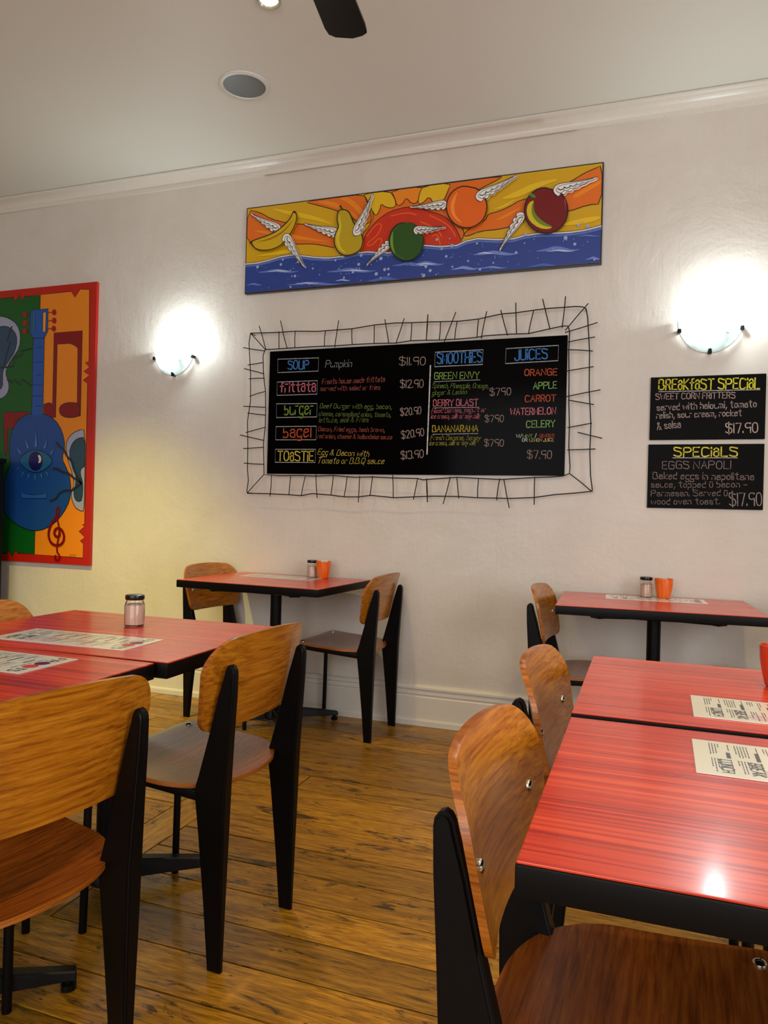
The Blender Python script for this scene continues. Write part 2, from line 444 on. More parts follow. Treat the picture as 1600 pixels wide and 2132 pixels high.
def make_chair():
    t = empty('dining_chair', (0, 0, 0))
    # backrest: a bent plywood shell, hollow towards the sitter
    rows = plate_outline(.214, .197, .568, .803, .085, .045)
    bm = bmesh.new(); NX = 14; front, back = [], []
    for z, w in rows:
        s = (z-.568)/.235
        f, b = [], []
        for i in range(NX+1):
            q = -1+2*i/NX; v = q*w
            zz = z + (.006*(1-q*q) if s > .85 else 0)
            u = .030 - .052*s + .028*(abs(v)/.2)**2.2 - .024*max(0, s-.75)
            f.append(bm.verts.new((u, v, zz))); b.append(bm.verts.new((u-.0115, v, zz)))
        front.append(f); back.append(b)
    nr = len(rows)
    for r in range(nr-1):
        for i in range(NX):
            bm.faces.new((front[r][i], front[r][i+1], front[r+1][i+1], front[r+1][i]))
            bm.faces.new((back[r][i+1], back[r][i], back[r+1][i], back[r+1][i+1]))
    rim = []
    loop_f = front[0] + [front[r][NX] for r in range(1, nr)] + front[-1][-2::-1] + [front[r][0] for r in range(nr-2, 0, -1)]
    loop_b = back[0] + [back[r][NX] for r in range(1, nr)] + back[-1][-2::-1] + [back[r][0] for r in range(nr-2, 0, -1)]
    L = len(loop_f)
    for i in range(L):
        j = (i+1) % L; fc = bm.faces.new((loop_f[j], loop_f[i], loop_b[i], loop_b[j])); rim.append(fc)
    bmesh.ops.recalc_face_normals(bm, faces=bm.faces)
    for fc in rim: fc.material_index = 1
    link('backrest', bm, [M['oak_back'], M['ply_edge']], t, smooth=True)

    # seat: square in front, narrower at the back, dished, rolled over at the front
    bm = bmesh.new(); NU, NV = 16, 30; T, B = [], []
    for i in range(NU+1):
        s = i/NU; a, b = [], []
        for j in range(NV+1):
            q = math.sin((-1+2*j/NV)*math.pi/2); v = q*.207
            u0 = .012 + .165*(1-(1-min(1, abs(v)/.2072)**2.5)**.4545); u1 = .425
            if abs(v) > .155: u1 -= .052*(1-math.sqrt(max(0, 1-((abs(v)-.155)/.052)**2)))
            u = u0 + (u1-u0)*s; sg = (u-.012)/.428
            z = .436 + .030*sg - .013*math.sin(math.pi*min(1, sg*1.1))*(1-q*q*.6) - .030*max(0, (sg-.82)/.18)**2 + .010*q*q*(1-sg)
            a.append(bm.verts.new((u, v, z))); b.append(bm.verts.new((u, v, z-.011)))
        T.append(a); B.append(b)
    for i in range(NU):
        for j in range(NV):
            bm.faces.new((T[i][j], T[i+1][j], T[i+1][j+1], T[i][j+1])); bm.faces.new((B[i][j], B[i][j+1], B[i+1][j+1], B[i+1][j]))
    lt = T[0] + [T[i][NV] for i in range(1, NU+1)] + T[-1][-2::-1] + [T[i][0] for i in range(NU-1, 0, -1)]
    lb = B[0] + [B[i][NV] for i in range(1, NU+1)] + B[-1][-2::-1] + [B[i][0] for i in range(NU-1, 0, -1)]
    rim = []
    for i in range(len(lt)):
        j = (i+1) % len(lt); rim.append(bm.faces.new((lt[i], lt[j], lb[j], lb[i])))
    bmesh.ops.recalc_face_normals(bm, faces=bm.faces)
    for fc in rim: fc.material_index = 1
    link('seat', bm, [M['oak_seat'], M['ply_edge']], t, smooth=True)

    # rear legs: folded steel blades, widest under the seat
    prof = [(-.012, 0), (.026, 0), (.040, .16), (.057, .32), (.068, .410), (.069, .425), (.067, .440), (.060, .462), (.034, .56), (.010, .66), (-.006, .715), (-.0085, .726), (-.0135, .735), (-.021, .739), (-.029, .736), (-.0345, .728), (-.036, .717),
            (-.034, .66), (-.027, .56), (-.020, .44), (-.017, .30), (-.014, .15)]
    wid = lambda z: .0095 + .0080*(1-abs(z-.42)/.42)
    for s in (1, -1):
        bm = bmesh.new(); cu = lambda z: 0
        la = [bm.verts.new((u, s*.160 - wid(z), z)) for u, z in prof]; ra = [bm.verts.new((u, s*.160 + wid(z), z)) for u, z in prof]
        n = len(prof)
        bm.faces.new(la); bm.faces.new(list(reversed(ra)))
        for i in range(n):
            j = (i+1) % n; bm.faces.new((la[i], ra[i], ra[j], la[j]))
        bmesh.ops.recalc_face_normals(bm, faces=bm.faces)
        es = [e for e in bm.edges if (e.verts[0].co.y - s*.16)*(e.verts[1].co.y - s*.16) > 0]
        bmesh.ops.bevel(bm, geom=es, offset=.0050, segments=3, affect='EDGES')
        link('leg', bm, M['black_steel'], t, smooth=True)
    for s in (1, -1):
        bm = bmesh.new(); tube(bm, [(.405, s*.176, .440), (.408, s*.178, .22), (.412, s*.180, 0)], .0105, 12)
        link('leg', bm, M['black_steel'], t, smooth=True)
    bm = bmesh.new()
    for s in (1, -1):
        a = Vector((.06, s*.158, .412)); b = Vector((.408, s*.176, .438)); d = b-a
        box(bm, (a+b)/2, (d.length, .020, .026), .004, Matrix.Rotation(math.atan2(d.y, d.x), 3, 'Z') @ Matrix.Rotation(-math.asin(d.z/d.length), 3, 'Y'))
    box(bm, (.400, 0, .430), (.020, .352, .022), .004); box(bm, (.100, 0, .412), (.020, .315, .018), .004)
    link('seat_frame', bm, M['black_steel'], t, smooth=True)
    # dome-headed bolts on the backrest and near the front of the seat
    for s in (1, -1):
        bm = bmesh.new(); lathe(bm, [(.0001, -.004), (.0095, -.003), (.0095, .0012), (.0075, .004), (.0035, .0055), (.0001, .006)], 16)
        o = link('bolt', bm, M['chrome'], t, smooth=True, loc=(.030 - .052*.44 + .028*(.152/.2)**2.2, s*.152, .672)); o.rotation_euler = (0, R(90-8), 0)
        bm = bmesh.new(); lathe(bm, [(.0001, -.004), (.010, -.003), (.010, .0012), (.0075, .004), (.0035, .0055), (.0001, .006)], 16)
        link('bolt', bm, M['chrome'], t, smooth=True, loc=(.365, s*.170, .4600))
    return t

chair0 = make_chair(); used = []
def chair(x, y, a, label, group):
    c = chair0 if not used else copy_tree(chair0)
    used.append(c); c.location = (x, y, 0); c.rotation_euler = (0, 0, a)
    return tag(c, label, 'chair', group)
GA, GB, GC = 'chairs along the near left tables', 'chairs at the wall tables', 'chairs along the near right tables'
chair(-.931, -2.041, 3.06, 'oak chair seen from behind at the salt jar table, its shiny seat in view', GA)
chair(-.928, -2.757, 2.92, 'large oak-backed chair cut off by the lower left corner of the photo', GA)
chair(-1.228, -.247, 3.10, 'oak chair at the right end of the wall table under the big menu board', GB)
chair(-2.264, -.224, -.15, 'oak chair at the left end of the wall table, below the left lamp', GB)
chair(-.430, -.385, -.05, 'small oak chair at the left end of the far right wall table', GB)
chair(-.208, -2.068, -.04, 'oak chair facing right just behind the nearest right chair', GC)
chair(-.200, -2.677, -.05, 'nearest oak chair facing right, rounded backrest with two chrome bolts', GC)
chair(.692, -.312, 3.17, 'chair mostly hidden behind the near right tables, only its dark seat edge showing', GB)
chair(-1.902, -2.062, 0.0, 'chair showing only a backrest corner at the left edge beyond the salt jar table', GA)

# ------------------------------------------------------------------ tables
TW, TD, TH = .80, .60, .75
def make_table():
    t = empty('cafe_table', (0, 0, 0))
    bm = bmesh.new(); box(bm, (0, 0, .7485), (TW-.003, TD-.003, .003), .0008)
    link('tabletop', bm, M['laminate'], t)
    bm = bmesh.new(); box(bm, (0, 0, .7295), (TW, TD, .035), .0025)
    link('edge_band', bm, M['black_edge'], t, smooth=True)
    bm = bmesh.new()
    for k in range(4):   # cast arms that carry the top, seen as low humps under the edge
        a = math.atan2(.23, .24) if k == 0 else [0, math.pi-math.atan2(.23, .24), math.pi+math.atan2(.23, .24), -math.atan2(.23, .24)][k]
        rings = []
        for s, w, h in ((.0, .030, .040), (.15, .026, .026), (.30, .030, .016), (.335, .036, .016), (.345, .03, .006)):
            cx, cy = s*math.cos(a), s*math.sin(a); nx, ny = -math.sin(a)*w, math.cos(a)*w
            rings.append([(cx-nx, cy-ny, .712), (cx+nx, cy+ny, .712), (cx+nx*.7, cy+ny*.7, .712-h), (cx-nx*.7, cy-ny*.7, .712-h)])
        ring_loft(bm, rings)
    link('top_bracket', bm, M['blue_black'], t)
    bm = bmesh.new(); lathe(bm, [(.029, .06), (.029, .705)], 20); link('pole', bm, M['black_steel'], t, smooth=True)
    bm = bmesh.new(); lathe(bm, [(.045, .035), (.055, .045), (.052, .085), (.036, .105), (.031, .112)], 20); link('base_hub', bm, M['blue_black'], t, smooth=True)
    for k in range(4):
        a = [math.atan2(.23, .24), math.pi-math.atan2(.23, .24), math.pi+math.atan2(.23, .24), -math.atan2(.23, .24)][k]
        bm = bmesh.new(); rings = []
        for s, w, z0, z1 in ((.03, .024, .040, .098), (.20, .021, .034, .072), (.325, .019, .028, .050), (.348, .019, .026, .046)):
            cx, cy = s*math.cos(a), s*math.sin(a); nx, ny = -math.sin(a)*w, math.cos(a)*w
            rings.append([(cx-nx, cy-ny, z0), (cx+nx, cy+ny, z0), (cx+nx*.8, cy+ny*.8, z1), (cx-nx*.8, cy-ny*.8, z1)])
        ring_loft(bm, rings)
        es = list(bm.edges); bmesh.ops.bevel(bm, geom=es, offset=.003, segments=1, affect='EDGES')
        arm = link('base_arm', bm, M['blue_black'], t)
        bm = bmesh.new(); lathe(bm, [(.013, 0), (.017, .003), (.017, .016), (.009, .018), (.009, .030)], 14)
        link('glide', bm, M['black_plastic'], arm, smooth=True, loc=(.332*math.cos(a), .332*math.sin(a), 0))
    return t
table0 = make_table(); tabs = []
def table(x, y, a, label, group):
    c = table0 if not tabs else copy_tree(table0)
    tabs.append(c); c.location = (x, y, 0); c.rotation_euler = (0, 0, a); tag(c, label, 'table', group); return c
GT = 'red striped cafe tables'
table(-1.439, -2.003, .01, 'red striped table with a black edge, the salt jar standing on it, left', GT)
table(-1.462, -2.611, 0, 'nearest left red striped table, in front of the salt jar table', GT)
table(-1.795, -.326, -.055, 'red table against the wall beneath the left half of the big chalk menu board', GT)
table(.042, -.330, .045, 'red table against the wall below the two small specials boards', GT)
table(.277, -2.036, 0, 'red striped table on the right with the cut-off red-orange cup, behind the nearest one', GT)
table(.279, -2.668, .0, 'nearest red striped table, lower right, with a white glare on its top', GT)

# ------------------------------------------------------------------ lettering
# single-stroke hand lettering: each point is x then height (a,b,c below the baseline); ~ rounded, @ rounded and closed
GL = {'A':'003860 1353','B':'0008 ~08585404 ~04646000','C':'~674808004061','D':'0008 ~08686000','E':'58080050 0444','F':'580800 0444',
'G':'~67480800406063 6434','H':'0008 6068 0464','I':'0008','J':'~5852500002','K':'0008 580450','L':'080050','M':'0008326860','N':'00086068',
'O':'@08686000','P':'0008 ~08686404','Q':'@08686000 326b','R':'0008 ~08585404 3450','S':'~6728080564602001','T':'0868 3830','U':'~080200606268',
'V':'083068','W':'0820466088','X':'0068 0860','Y':'083468 3430','Z':'08680060',
'a':'~0415354440 ~43030040','b':'0800 @05454000','c':'~442505002041','d':'4840 @05454000','e':'~03434505002041','f':'~48282620 0545','g':'@05454000 ~454b4c0c0b',
'h':'0800 ~03054540','i':'0500 0708','j':'~252c0c 2728','k':'0800 450240','l':'0800','m':'0500 ~03053530 ~33356560','n':'0500 ~03054540','o':'@05454000',
'p':'050c @05454000','q':'454c @05454000','r':'0500 ~030535','s':'~4425050342402001','t':'~28213040 0646','u':'~05004045 4540','v':'052045','w':'0510345065',
'x':'0045 0540','y':'0520 450c','z':'05450040','0':'@08585000','1':'0800','2':'~0608585500 0050','3':'~0708585424 ~2454500001','4':'480353 4840',
'5':'580805 ~05555000','6':'~480800505404','7':'085820','8':'@08484404 @04545000','9':'@08585404 5850','$':'~6728080564602001 393a','.':'0001',',':'110b',
'/':'0059','&':'~600728470200 3053','-':'0343','^':'~05004045 0747',"'":'0908'}
_YM = {'a': -1, 'b': -2, 'c': -3}
def glyph(ch):
    out = []; mx = 0
    for st in GL.get(ch, '').split(' '):
        if not st: continue
        md = st[0] if st[0] in '~@' else ''
        s = st[1:] if md else st
        pts = [(int(s[i]), _YM.get(s[i+1], None) if s[i+1] in _YM else int(s[i+1])) for i in range(0, len(s)-1, 2)]
        mx = max(mx, max(p[0] for p in pts))
        if md: pts = chaikin(pts, 2, md == '@')
        out.append((pts, md == '@'))
    return out, mx
def text_width(s, gap=2.0):
    w = 0
    for ch in s: w += 3.2 if ch == ' ' else glyph(ch)[1]+gap
    return w-gap
def write(bm, s, xa, za, xb, zb, cap, weight, y, slant=0.0, wob=0.12, seed=0, tall=False):
    """letter a line from (xa, za) to (xb, zb) on the plane y"""
    rr = random.Random(len(s)*31+seed+ord(s[0])); w = text_width(s); L = math.hypot(xb-xa, zb-za); sx = L/w; sy = cap/8.0
    ux, uz = (xb-xa)/L, (zb-za)/L; cur = 0
    for ch in s:
        if ch == ' ': cur += 3.2; continue
        st, mx = glyph(ch); j = rr.uniform(-wob, wob)*2; k = rr.uniform(-wob, wob)
        up = 1.42 if tall and ch in 'aceghimnorsu' else 1.0
        if ch in 'hi': up = 1.0
        for pts, closed in st:
            q = []
            for px, py in pts:
                py = py*up if py > 0 else py
                a = (cur+px+k)*sx + slant*py*sy; b = (py+j)*sy
                q.append((xa+a*ux-b*uz, za+a*uz+b*ux))
            ribbon(bm, q, weight, y, closed)
        cur += mx+2.0

def crop(sx, x0, y0): return lambda X, Y: (x0+X/sx, y0+Y/sx)
C1, C2 = crop(4.0, 500, 320), crop(3.721, 850, 320)
K3, K4, K5 = crop(4.0, 500, 640), crop(3.8095, 860, 600), crop(4.1, 1300, 560)
PG = crop(3.231, 0, 560)

def board(name, tl, br, thick, mt, label, cat, group=None, bev=.002):
    (xa, zt), (xb, zb) = tl, br
    t = empty(name, ((xa+xb)/2, 0, (zt+zb)/2)); tag(t, label, cat, group)
    bm = bmesh.new(); box(bm, (0, -thick/2-.002, 0), (xb-xa, thick, zt-zb), bev)
    link('panel', bm, mt, t)
    return t
def put(name, bm, mt, parent, label=None, smooth=False):
    o = link(name, bm, mt, parent, smooth=smooth)
    o.matrix_parent_inverse = Matrix.Translation(parent.location).inverted()
    if label: o['label'] = label
    return o

# ---- the long chalk menu board
YB = -.0175
tl = on_wall(562, 730, YB); br = on_wall(1171.5, 990.5, YB); tl = (tl[0], tl[1]); trz = on_wall(1187, 699, YB)
menu = board('menu_board', (tl[0], (tl[1]+trz[1])/2), (on_wall(1187, 699, YB)[0]-.01, br[1]), .014, M['board_black'],
             'wide glossy black chalk menu board listing soups, smoothies and juices inside the wire frame', 'board')
YT = YB-.0012
BLUE, PINK, GREEN, ORNG, YELL, GREY, LG, WHT = (52, 120, 190), (206, 104, 122), (120, 150, 44), (196, 74, 34), (206, 186, 56), (172, 150, 140), (140, 176, 84), (205, 205, 200)
def line(K, name, s, a, b, cap, wt, col, slant=0.0, ypl=None, parent=None, wob=.12):
    ypl = YT if ypl is None else ypl
    pa, pb = on_wall(*K(*a), ypl), on_wall(*K(*b), ypl)
    pc = on_wall(*K(a[0], a[1]-cap), ypl)
    bm = bmesh.new(); write(bm, s, pa[0], pa[1], pb[0], pb[1], pc[1]-pa[1], wt, ypl, slant, wob, 0, name == 'chalk_title')
    return put(name, bm, chalk(*col), parent or menu)
def stroke(K, name, pts, wt, col, closed=False, ypl=None, parent=None):
    ypl = YT if ypl is None else ypl
    bm = bmesh.new(); ribbon(bm, [on_wall(*K(*p), ypl) for p in pts], wt, ypl, closed)
    return put(name, bm, chalk(*col), parent or menu)
for pts in ([(315,432),(655,420),(652,530),(315,543)], [(310,622),(645,610),(642,722),(308,733)], [(303,803),(643,800),(640,912),(303,918)],
            [(300,993),(637,990),(633,1102),(297,1103)], [(295,1182),(632,1182),(627,1292),(293,1290)]): stroke(K3, 'title_box', pts, .0042, (160, 160, 162), True)
for pts in ([(178,508),(558,488),(553,605),(173,623)], [(740,480),(1157,453),(1152,575),(735,598)]): stroke(K4, 'title_box', pts, .0042, (172, 172, 172), True)
stroke(K3, 'divider_line', [(1587,485),(1573,850),(1558,1222)], .0065, (206, 206, 206))
for s, a, b, cap, col in (('SOUP',(400,516),(570,512),70,BLUE), ('frittata',(332,706),(628,698),74,PINK), ('burger',(372,893),(606,888),76,GREEN),
                          ('bagel',(362,1084),(590,1080),74,ORNG), ('TOaSTiE',(314,1275),(610,1277),78,YELL)):
    line(K3, 'chalk_title', s, a, b, cap, .0062, col)
for s, a, b, cap, col, sl in (
    ('Pumpkin',(710,500),(928,494),58,(150,156,160),.15), ('Froots house made frittata',(683,640),(1205,618),42,(160,76,60),.15),
    ('served with salad or fries',(670,695),(1165,685),38,(150,66,60),.15), ('Beef Burger with egg, bacon,',(665,838),(1262,846),38,(96,124,40),.2),
    ('cheese, caramelised onion, tomato,',(655,903),(1255,913),38,(84,108,36),.2), ('lettuce, aioli & Fries',(657,957),(1068,955),40,(84,108,36),.2),
    ('Bacon, Fried eggs, hash brown,',(652,1030),(1205,1038),36,(150,66,46),.15), ('red onion, cheese & hollandaise sauce',(645,1088),(1265,1098),36,(146,62,42),.15),
    ('Egg & Bacon with',(645,1225),(1070,1243),46,(196,176,70),.3), ('Tomato or B.B.Q sauce',(643,1298),(1195,1303),48,(190,172,70),.3),
    ('$11.90',(1327,482),(1543,478),66,GREY,0), ('$12.90',(1335,670),(1526,665),64,GREY,0), ('$20.90',(1337,903),(1508,885),60,GREY,.05),
    ('$20.90',(1347,1095),(1533,1066),62,GREY,.05), ('$13.90',(1342,1265),(1528,1248),64,GREY,.05)):
    line(K3, 'chalk_writing' if s[0] != '$' else 'chalk_price', s, a, b, cap, .0026 if s[0] != '$' else .0034, col, sl)
line(K4, 'chalk_title', 'SMOOTHiES', (192,600), (545,586), 84, .0062, BLUE); line(K4, 'chalk_title', 'JUiCES', (810,572), (1066,556), 80, .0062, BLUE)
for s, a, b, cap, col in (('GREEN ENVY',(170,722),(524,716),52,LG), ('BERRY BLAST',(163,936),(516,930),50,(214,110,124)), ('BANANARAMA',(155,1140),(516,1135),50,(196,172,40)),
    ('ORANGE',(887,695),(1143,688),50,(206,88,48)), ('APPLE',(958,800),(1140,794),52,(136,190,96)), ('CARROT',(892,902),(1134,896),50,(200,80,44)),
    ('WATERMELON',(774,1005),(1133,998),52,(216,120,134)), ('CELERY',(902,1106),(1128,1100),52,(136,190,96)), ('W/',(822,1185),(868,1185),26,WHT), ('MINT',(874,1185),(948,1184),24,(120,160,90)),
    ('/',(970,1187),(984,1185),28,WHT), ('GINGER',(1006,1183),(1122,1180),24,(170,56,36)), ('OR',(868,1216),(908,1216),24,WHT), ('LEMON JUICE',(926,1216),(1117,1214),24,(186,170,90))):
    line(K4, 'chalk_writing', s, a, b, cap, .0040 if cap > 30 else .0026, col)
for a, b in (((168,742),(532,727)), ((160,950),(525,944)), ((160,1159),(518,1153))): stroke(K4, 'underline', [a, b], .0028, (176, 176, 176))
for s, a, b, col in (('Spinach, Pineapple, Orange,',(152,790),(598,792),(94,118,40)), ('ginger & Lemon',(152,848),(425,838),(94,118,40)),
    ('Mixed Berries, yogurt or',(147,990),(573,980),(176,84,100)), ('ice cream, milk or soy milk',(143,1034),(528,1032),(176,84,100)),
    ('Fresh Banana, honey',(140,1202),(533,1205),(132,122,36)), ('ice cream, milk or soy milk',(132,1246),(496,1243),(132,122,36))):
    line(K4, 'chalk_writing', s, a, b, 36, .0028, col, .25)
for a, b, c in (((610,850),(776,847),56), ((572,1060),(718,1060),52), ((567,1250),(718,1254),52)): line(K4, 'chalk_price', '$790', a, b, c, .0036, (150,128,120))
line(K4, 'chalk_price', '$7.90', (907,1350), (1100,1352), 62, .0038, (150,128,120))

# ---- the two small boards on the right
def small(name, y, tlp, trp, blp, label):
    a, b, c = on_wall(*tlp, y), on_wall(*trp, y), on_wall(*blp, y)
    return board(name, (a[0], (a[1]+b[1])/2), (b[0], c[1]), .009, M['board_matt'], label, 'board', 'small specials boards')
YS = -.0125
bs = small('specials_board', YS, (1356, 785), (1597, 778), (1351, 916), 'small chalkboard headed breakfast special, upper of the two on the right')
sp_ = small('specials_board', YS, (1351, 925), (1593, 924), (1347, 1057), 'small chalkboard headed specials with eggs napoli, lower of the two on the right')
YS2 = YS-.0012
for par, nm, s, a, b, cap, wt, col in (
    (bs,'chalk_title','BREaKfaST SPECiaL',(297,1032),(1158,1020),86,.0058,(214,206,40)), (bs,'chalk_writing','SWEET CORN FRITTERS',(270,1114),(948,1102),50,.0034,(178,148,142)),
    (bs,'chalk_writing','served with haloumi, tomato',(282,1208),(1130,1176),54,.0034,(170,150,144)), (bs,'chalk_writing','relish, sour cream, rocket',(278,1275),(1003,1252),52,.0034,(166,146,140)),
    (bs,'chalk_writing','& salsa',(286,1372),(484,1352),62,.0034,(170,152,146)), (bs,'chalk_price','$17.90',(870,1402),(1142,1392),82,.0044,(190,168,162)),
    (sp_,'chalk_title','SPECiaLS',(427,1600),(966,1600),76,.0058,(222,208,60)), (sp_,'chalk_writing','EGGS NAPOLI',(327,1705),(910,1705),64,.0034,(138,118,116)),
    (sp_,'chalk_writing','Baked eggs in napolitana',(247,1792),(1108,1800),56,.0034,(132,112,108)), (sp_,'chalk_writing','sauce, topped ^ bacon -',(232,1864),(1050,1864),50,.0032,(120,104,100)),
    (sp_,'chalk_writing','Parmesan. Served ^',(232,1940),(882,1936),50,.0032,(118,104,100)), (sp_,'chalk_writing','wood oven toast.',(232,2008),(815,2008),50,.0032,(116,104,102)),
    (sp_,'chalk_price','$17.90',(902,2022),(1176,2016),108,.0042,(150,136,132))):
    line(K5, nm, s, a, b, cap, wt, col, 0.0, YS2, par)
stroke(K5, 'underline', [(297,1048),(1160,1030)], .0032, (190,190,190), False, YS2, bs)
stroke(K5, 'underline', [(415,1612),(968,1612)], .0032, (190,190,190), False, YS2, sp_)

# ---- twisted wire frame standing off the wall round the menu board
YW = -.050
wf = empty('wire_frame', (*(lambda p: (p[0], 0, p[1]))(on_wall(870, 850, YW)),)); wf.location = (on_wall(870, 850)[0], 0, on_wall(870, 850)[1])
tag(wf, 'black wire surround with crossing twigs of wire around the big chalk menu board', 'wire frame')
def wire(name, K, pts, r=.0028, closed=False):
    q = [on_wall(*K(*p), YW) for p in pts] if not isinstance(pts[0], tuple) or len(pts[0]) == 2 else [on_wall(*k(*p), YW) for k, *p in pts]
    bm = bmesh.new(); tube(bm, [(x, YW, z) for x, z in q], r, 6)
    return put(name, bm, M['black_steel'], wf, smooth=True)
def T3(l): return [(K3, a, b) for a, b in l]
def T4(l): return [(K4, a, b) for a, b in l]
outer = T3([(88,215),(330,208),(460,198),(640,200),(815,187),(935,178),(1118,147),(1290,130),(1430,128)]) + T4([(120,268),(370,262),(520,245),(700,205),(820,195),(960,175),(1050,163),(1290,145),(1350,148),(1375,165),
    (1388,230),(1403,500),(1400,800),(1413,1080),(1405,1300),(1410,1480),(1425,1600),(1410,1612),(1290,1625),(1130,1637),(965,1660),(770,1668),(660,1665),(515,1662),(360,1652)]) + \
    T3([(1600,1572),(1445,1578),(1280,1585),(1090,1565),(985,1578),(870,1578),(757,1563),(600,1550),(510,1568),(407,1560),(250,1552),(62,1548),(57,1530),(70,1440),(62,1350),(65,1150),(62,950),(88,780),(88,550),(75,300),(88,215)])
inner = T3([(210,352),(400,340),(590,328),(790,320),(935,310),(1120,300),(1300,297),(1420,278)]) + T4([(90,413),(200,412),(380,402),(510,390),(570,378),(760,365),(920,360),(1090,322),(1190,300),(1230,300),(1245,340),(1238,500),(1240,700),
    (1238,900),(1243,1100),(1238,1250),(1248,1420),(1243,1470),(1190,1490),(1100,1498),(960,1502),(700,1518),(350,1500),(80,1520)]) + \
    T3([(1480,1425),(1270,1420),(1100,1412),(960,1415),(780,1400),(630,1405),(490,1400),(330,1402),(200,1392),(195,1130),(210,1000),(213,850),(212,700),(195,550),(192,400),(210,352)])
wire('outer_wire', None, outer); wire('inner_wire', None, inner)
S3 = [(88,215,210,350),(160,155,215,350),(325,200,325,342),(338,110,392,342),(460,198,457,335),(712,192,703,322),(822,108,788,335),(932,178,935,312),(1118,145,1117,305),(1207,100,1240,300),(1368,90,1298,303),(1432,128,1422,278),(1566,58,1553,278),
 (28,335,205,362),(65,480,190,460),(35,510,200,553),(75,595,205,590),(80,740,210,700),(28,824,213,832),(62,880,213,897),(48,1043,213,998),(0,1062,200,1108),(28,1176,195,1165),(32,1296,195,1307),(60,1545,200,1390),
 (262,1390,250,1575),(422,1405,407,1562),(543,1408,510,1570),(632,1390,643,1588),(778,1398,757,1565),(893,1410,867,1578),(997,1403,985,1625),(1105,1403,1082,1572),(1272,1395,1277,1585),(1480,1427,1445,1600),(1555,1425,1562,1620)]
S4 = [(120,208,107,415),(220,270,210,412),(342,188,250,425),(352,265,332,405),(522,245,510,390),(587,183,543,400),(698,173,752,375),(817,115,823,362),(960,175,917,365),(1030,85,1088,322),(1212,65,1185,315),(1393,120,1210,335),
 (1467,272,1207,352),(1447,387,1215,430),(1430,498,1215,487),(1435,622,1215,658),(1490,806,1218,860),(1437,923,1235,888),(1422,1070,1228,1106),(1502,1190,1308,1143),(1450,1275,1226,1283),(1243,1470,1420,1612),
 (110,1510,115,1697),(298,1495,240,1712),(350,1500,365,1668),(522,1508,513,1660),(690,1508,665,1683),(722,1513,765,1743),(967,1495,963,1718)]
for K, S in ((K3, S3), (K4, S4)):
    for a, b, c, d in S: wire('wire_twig', K, [(a, b), ((a+c)/2+random.uniform(-3, 3), (b+d)/2+random.uniform(-3, 3)), (c, d)], .0026)
# four stand-offs hold it to the wall
for K, p in ((K3, (88,215)), (K4, (1372,160)), (K3, (60,1545)), (K4, (1420,1608))):
    x, z = on_wall(*K(*p), YW); bm = bmesh.new(); tube(bm, [(x, YW, z), (x, 0.0, z)], .003, 6); put('stand_off', bm, M['black_steel'], wf)

# ------------------------------------------------------------------ painted panels
def poly(K, pts, y): return [on_wall(*K(*p), y) for p in pts]
def mixed(l, y): return [on_wall(*k(*p), y) for k, *p in l]
class Layer:
    def __init__(s, parent, y0, step=.00014): s.p, s.y, s.st = parent, y0, step
    def shape(s, name, pts2, col, outline=.0045, smooth=1, rough=.3, closed=True, ocol=(24, 16, 14)):
        s.y -= s.st
        q = chaikin(pts2, smooth, True) if smooth else pts2
        bm = bmesh.new(); prism(bm, q, s.y, s.y+s.st*.9)
        o = put(name, bm, paint(*col, rough), s.p)
        if outline:
            s.y -= s.st*.3; bm = bmesh.new(); ribbon(bm, q, outline, s.y, True)
            e = put('painted_outline', bm, paint(*ocol, rough), s.p)
        return o
    def strokes(s, name, ls, wt, col, rough=.3):
        s.y -= s.st*.4; bm = bmesh.new()
        for l in ls: ribbon(bm, l, wt, s.y)
        return put(name, bm, paint(*col, rough), s.p)

# ---- long fruit panel
YF = -.030
ftl, ftr, fbl = on_wall(514, 433, YF), on_wall(1258, 337, YF), on_wall(510, 612, YF)
fx0, fx1, fz1, fz0 = (ftl[0]), ftr[0], (ftl[1]+ftr[1])/2, (fbl[1]+on_wall(1251, 549, YF)[1])/2
fruit = board('fruit_painting', (fx0, fz1), (fx1, fz0), .028, paint(16, 13, 12), 'long painted panel of winged fruit flying over a blue sea with a red sun', 'painting')
FM = .006
def clampF(l): return [(min(max(x, fx0+FM), fx1-FM), min(max(z, fz0+FM), fz1-FM)) for x, z in l]
Lr = Layer(fruit, YF)
YEL, YE2, ORG, OR2 = (206, 160, 6), (222, 178, 14), (220, 106, 16), (232, 132, 20)
Lr.shape('painted_sky', [(fx0+FM, fz0+FM), (fx1-FM, fz0+FM), (fx1-FM, fz1-FM), (fx0+FM, fz1-FM)], YEL, 0, 0)
A = lambda K, l: clampF(poly(K, l, YF))
Lr.shape('painted_ray', A(C1, [(50,468),(170,490),(260,545),(400,580),(560,590),(700,615),(800,640),(810,790),(700,765),(600,750),(480,755),(370,740),(250,745),(50,775)]), ORG)
Lr.shape('painted_ray', A(C1, [(530,400),(780,360),(1030,325),(1060,400),(1100,520),(1080,590),(970,570),(900,500),(830,485),(760,460),(650,430)]), ORG)
Lr.shape('painted_ray', clampF(poly(C1, [(1030,325),(1250,298),(1530,262),(1600,240)], YF)+poly(C2, [(330,205),(740,160),(700,200),(580,262),(420,350),(330,420),(420,560),(440,640),(380,700)], YF)+poly(C1, [(1400,800),(1000,820),(1000,700),(1080,600),(1120,520),(1070,400)], YF)), ORG)
Lr.shape('painted_ray', A(C1, [(1030,325),(1245,298),(1290,370),(1303,430),(1270,455),(1210,445),(1175,415),(1168,465),(1135,520),(1110,490),(1080,430),(1050,370)]), YE2)
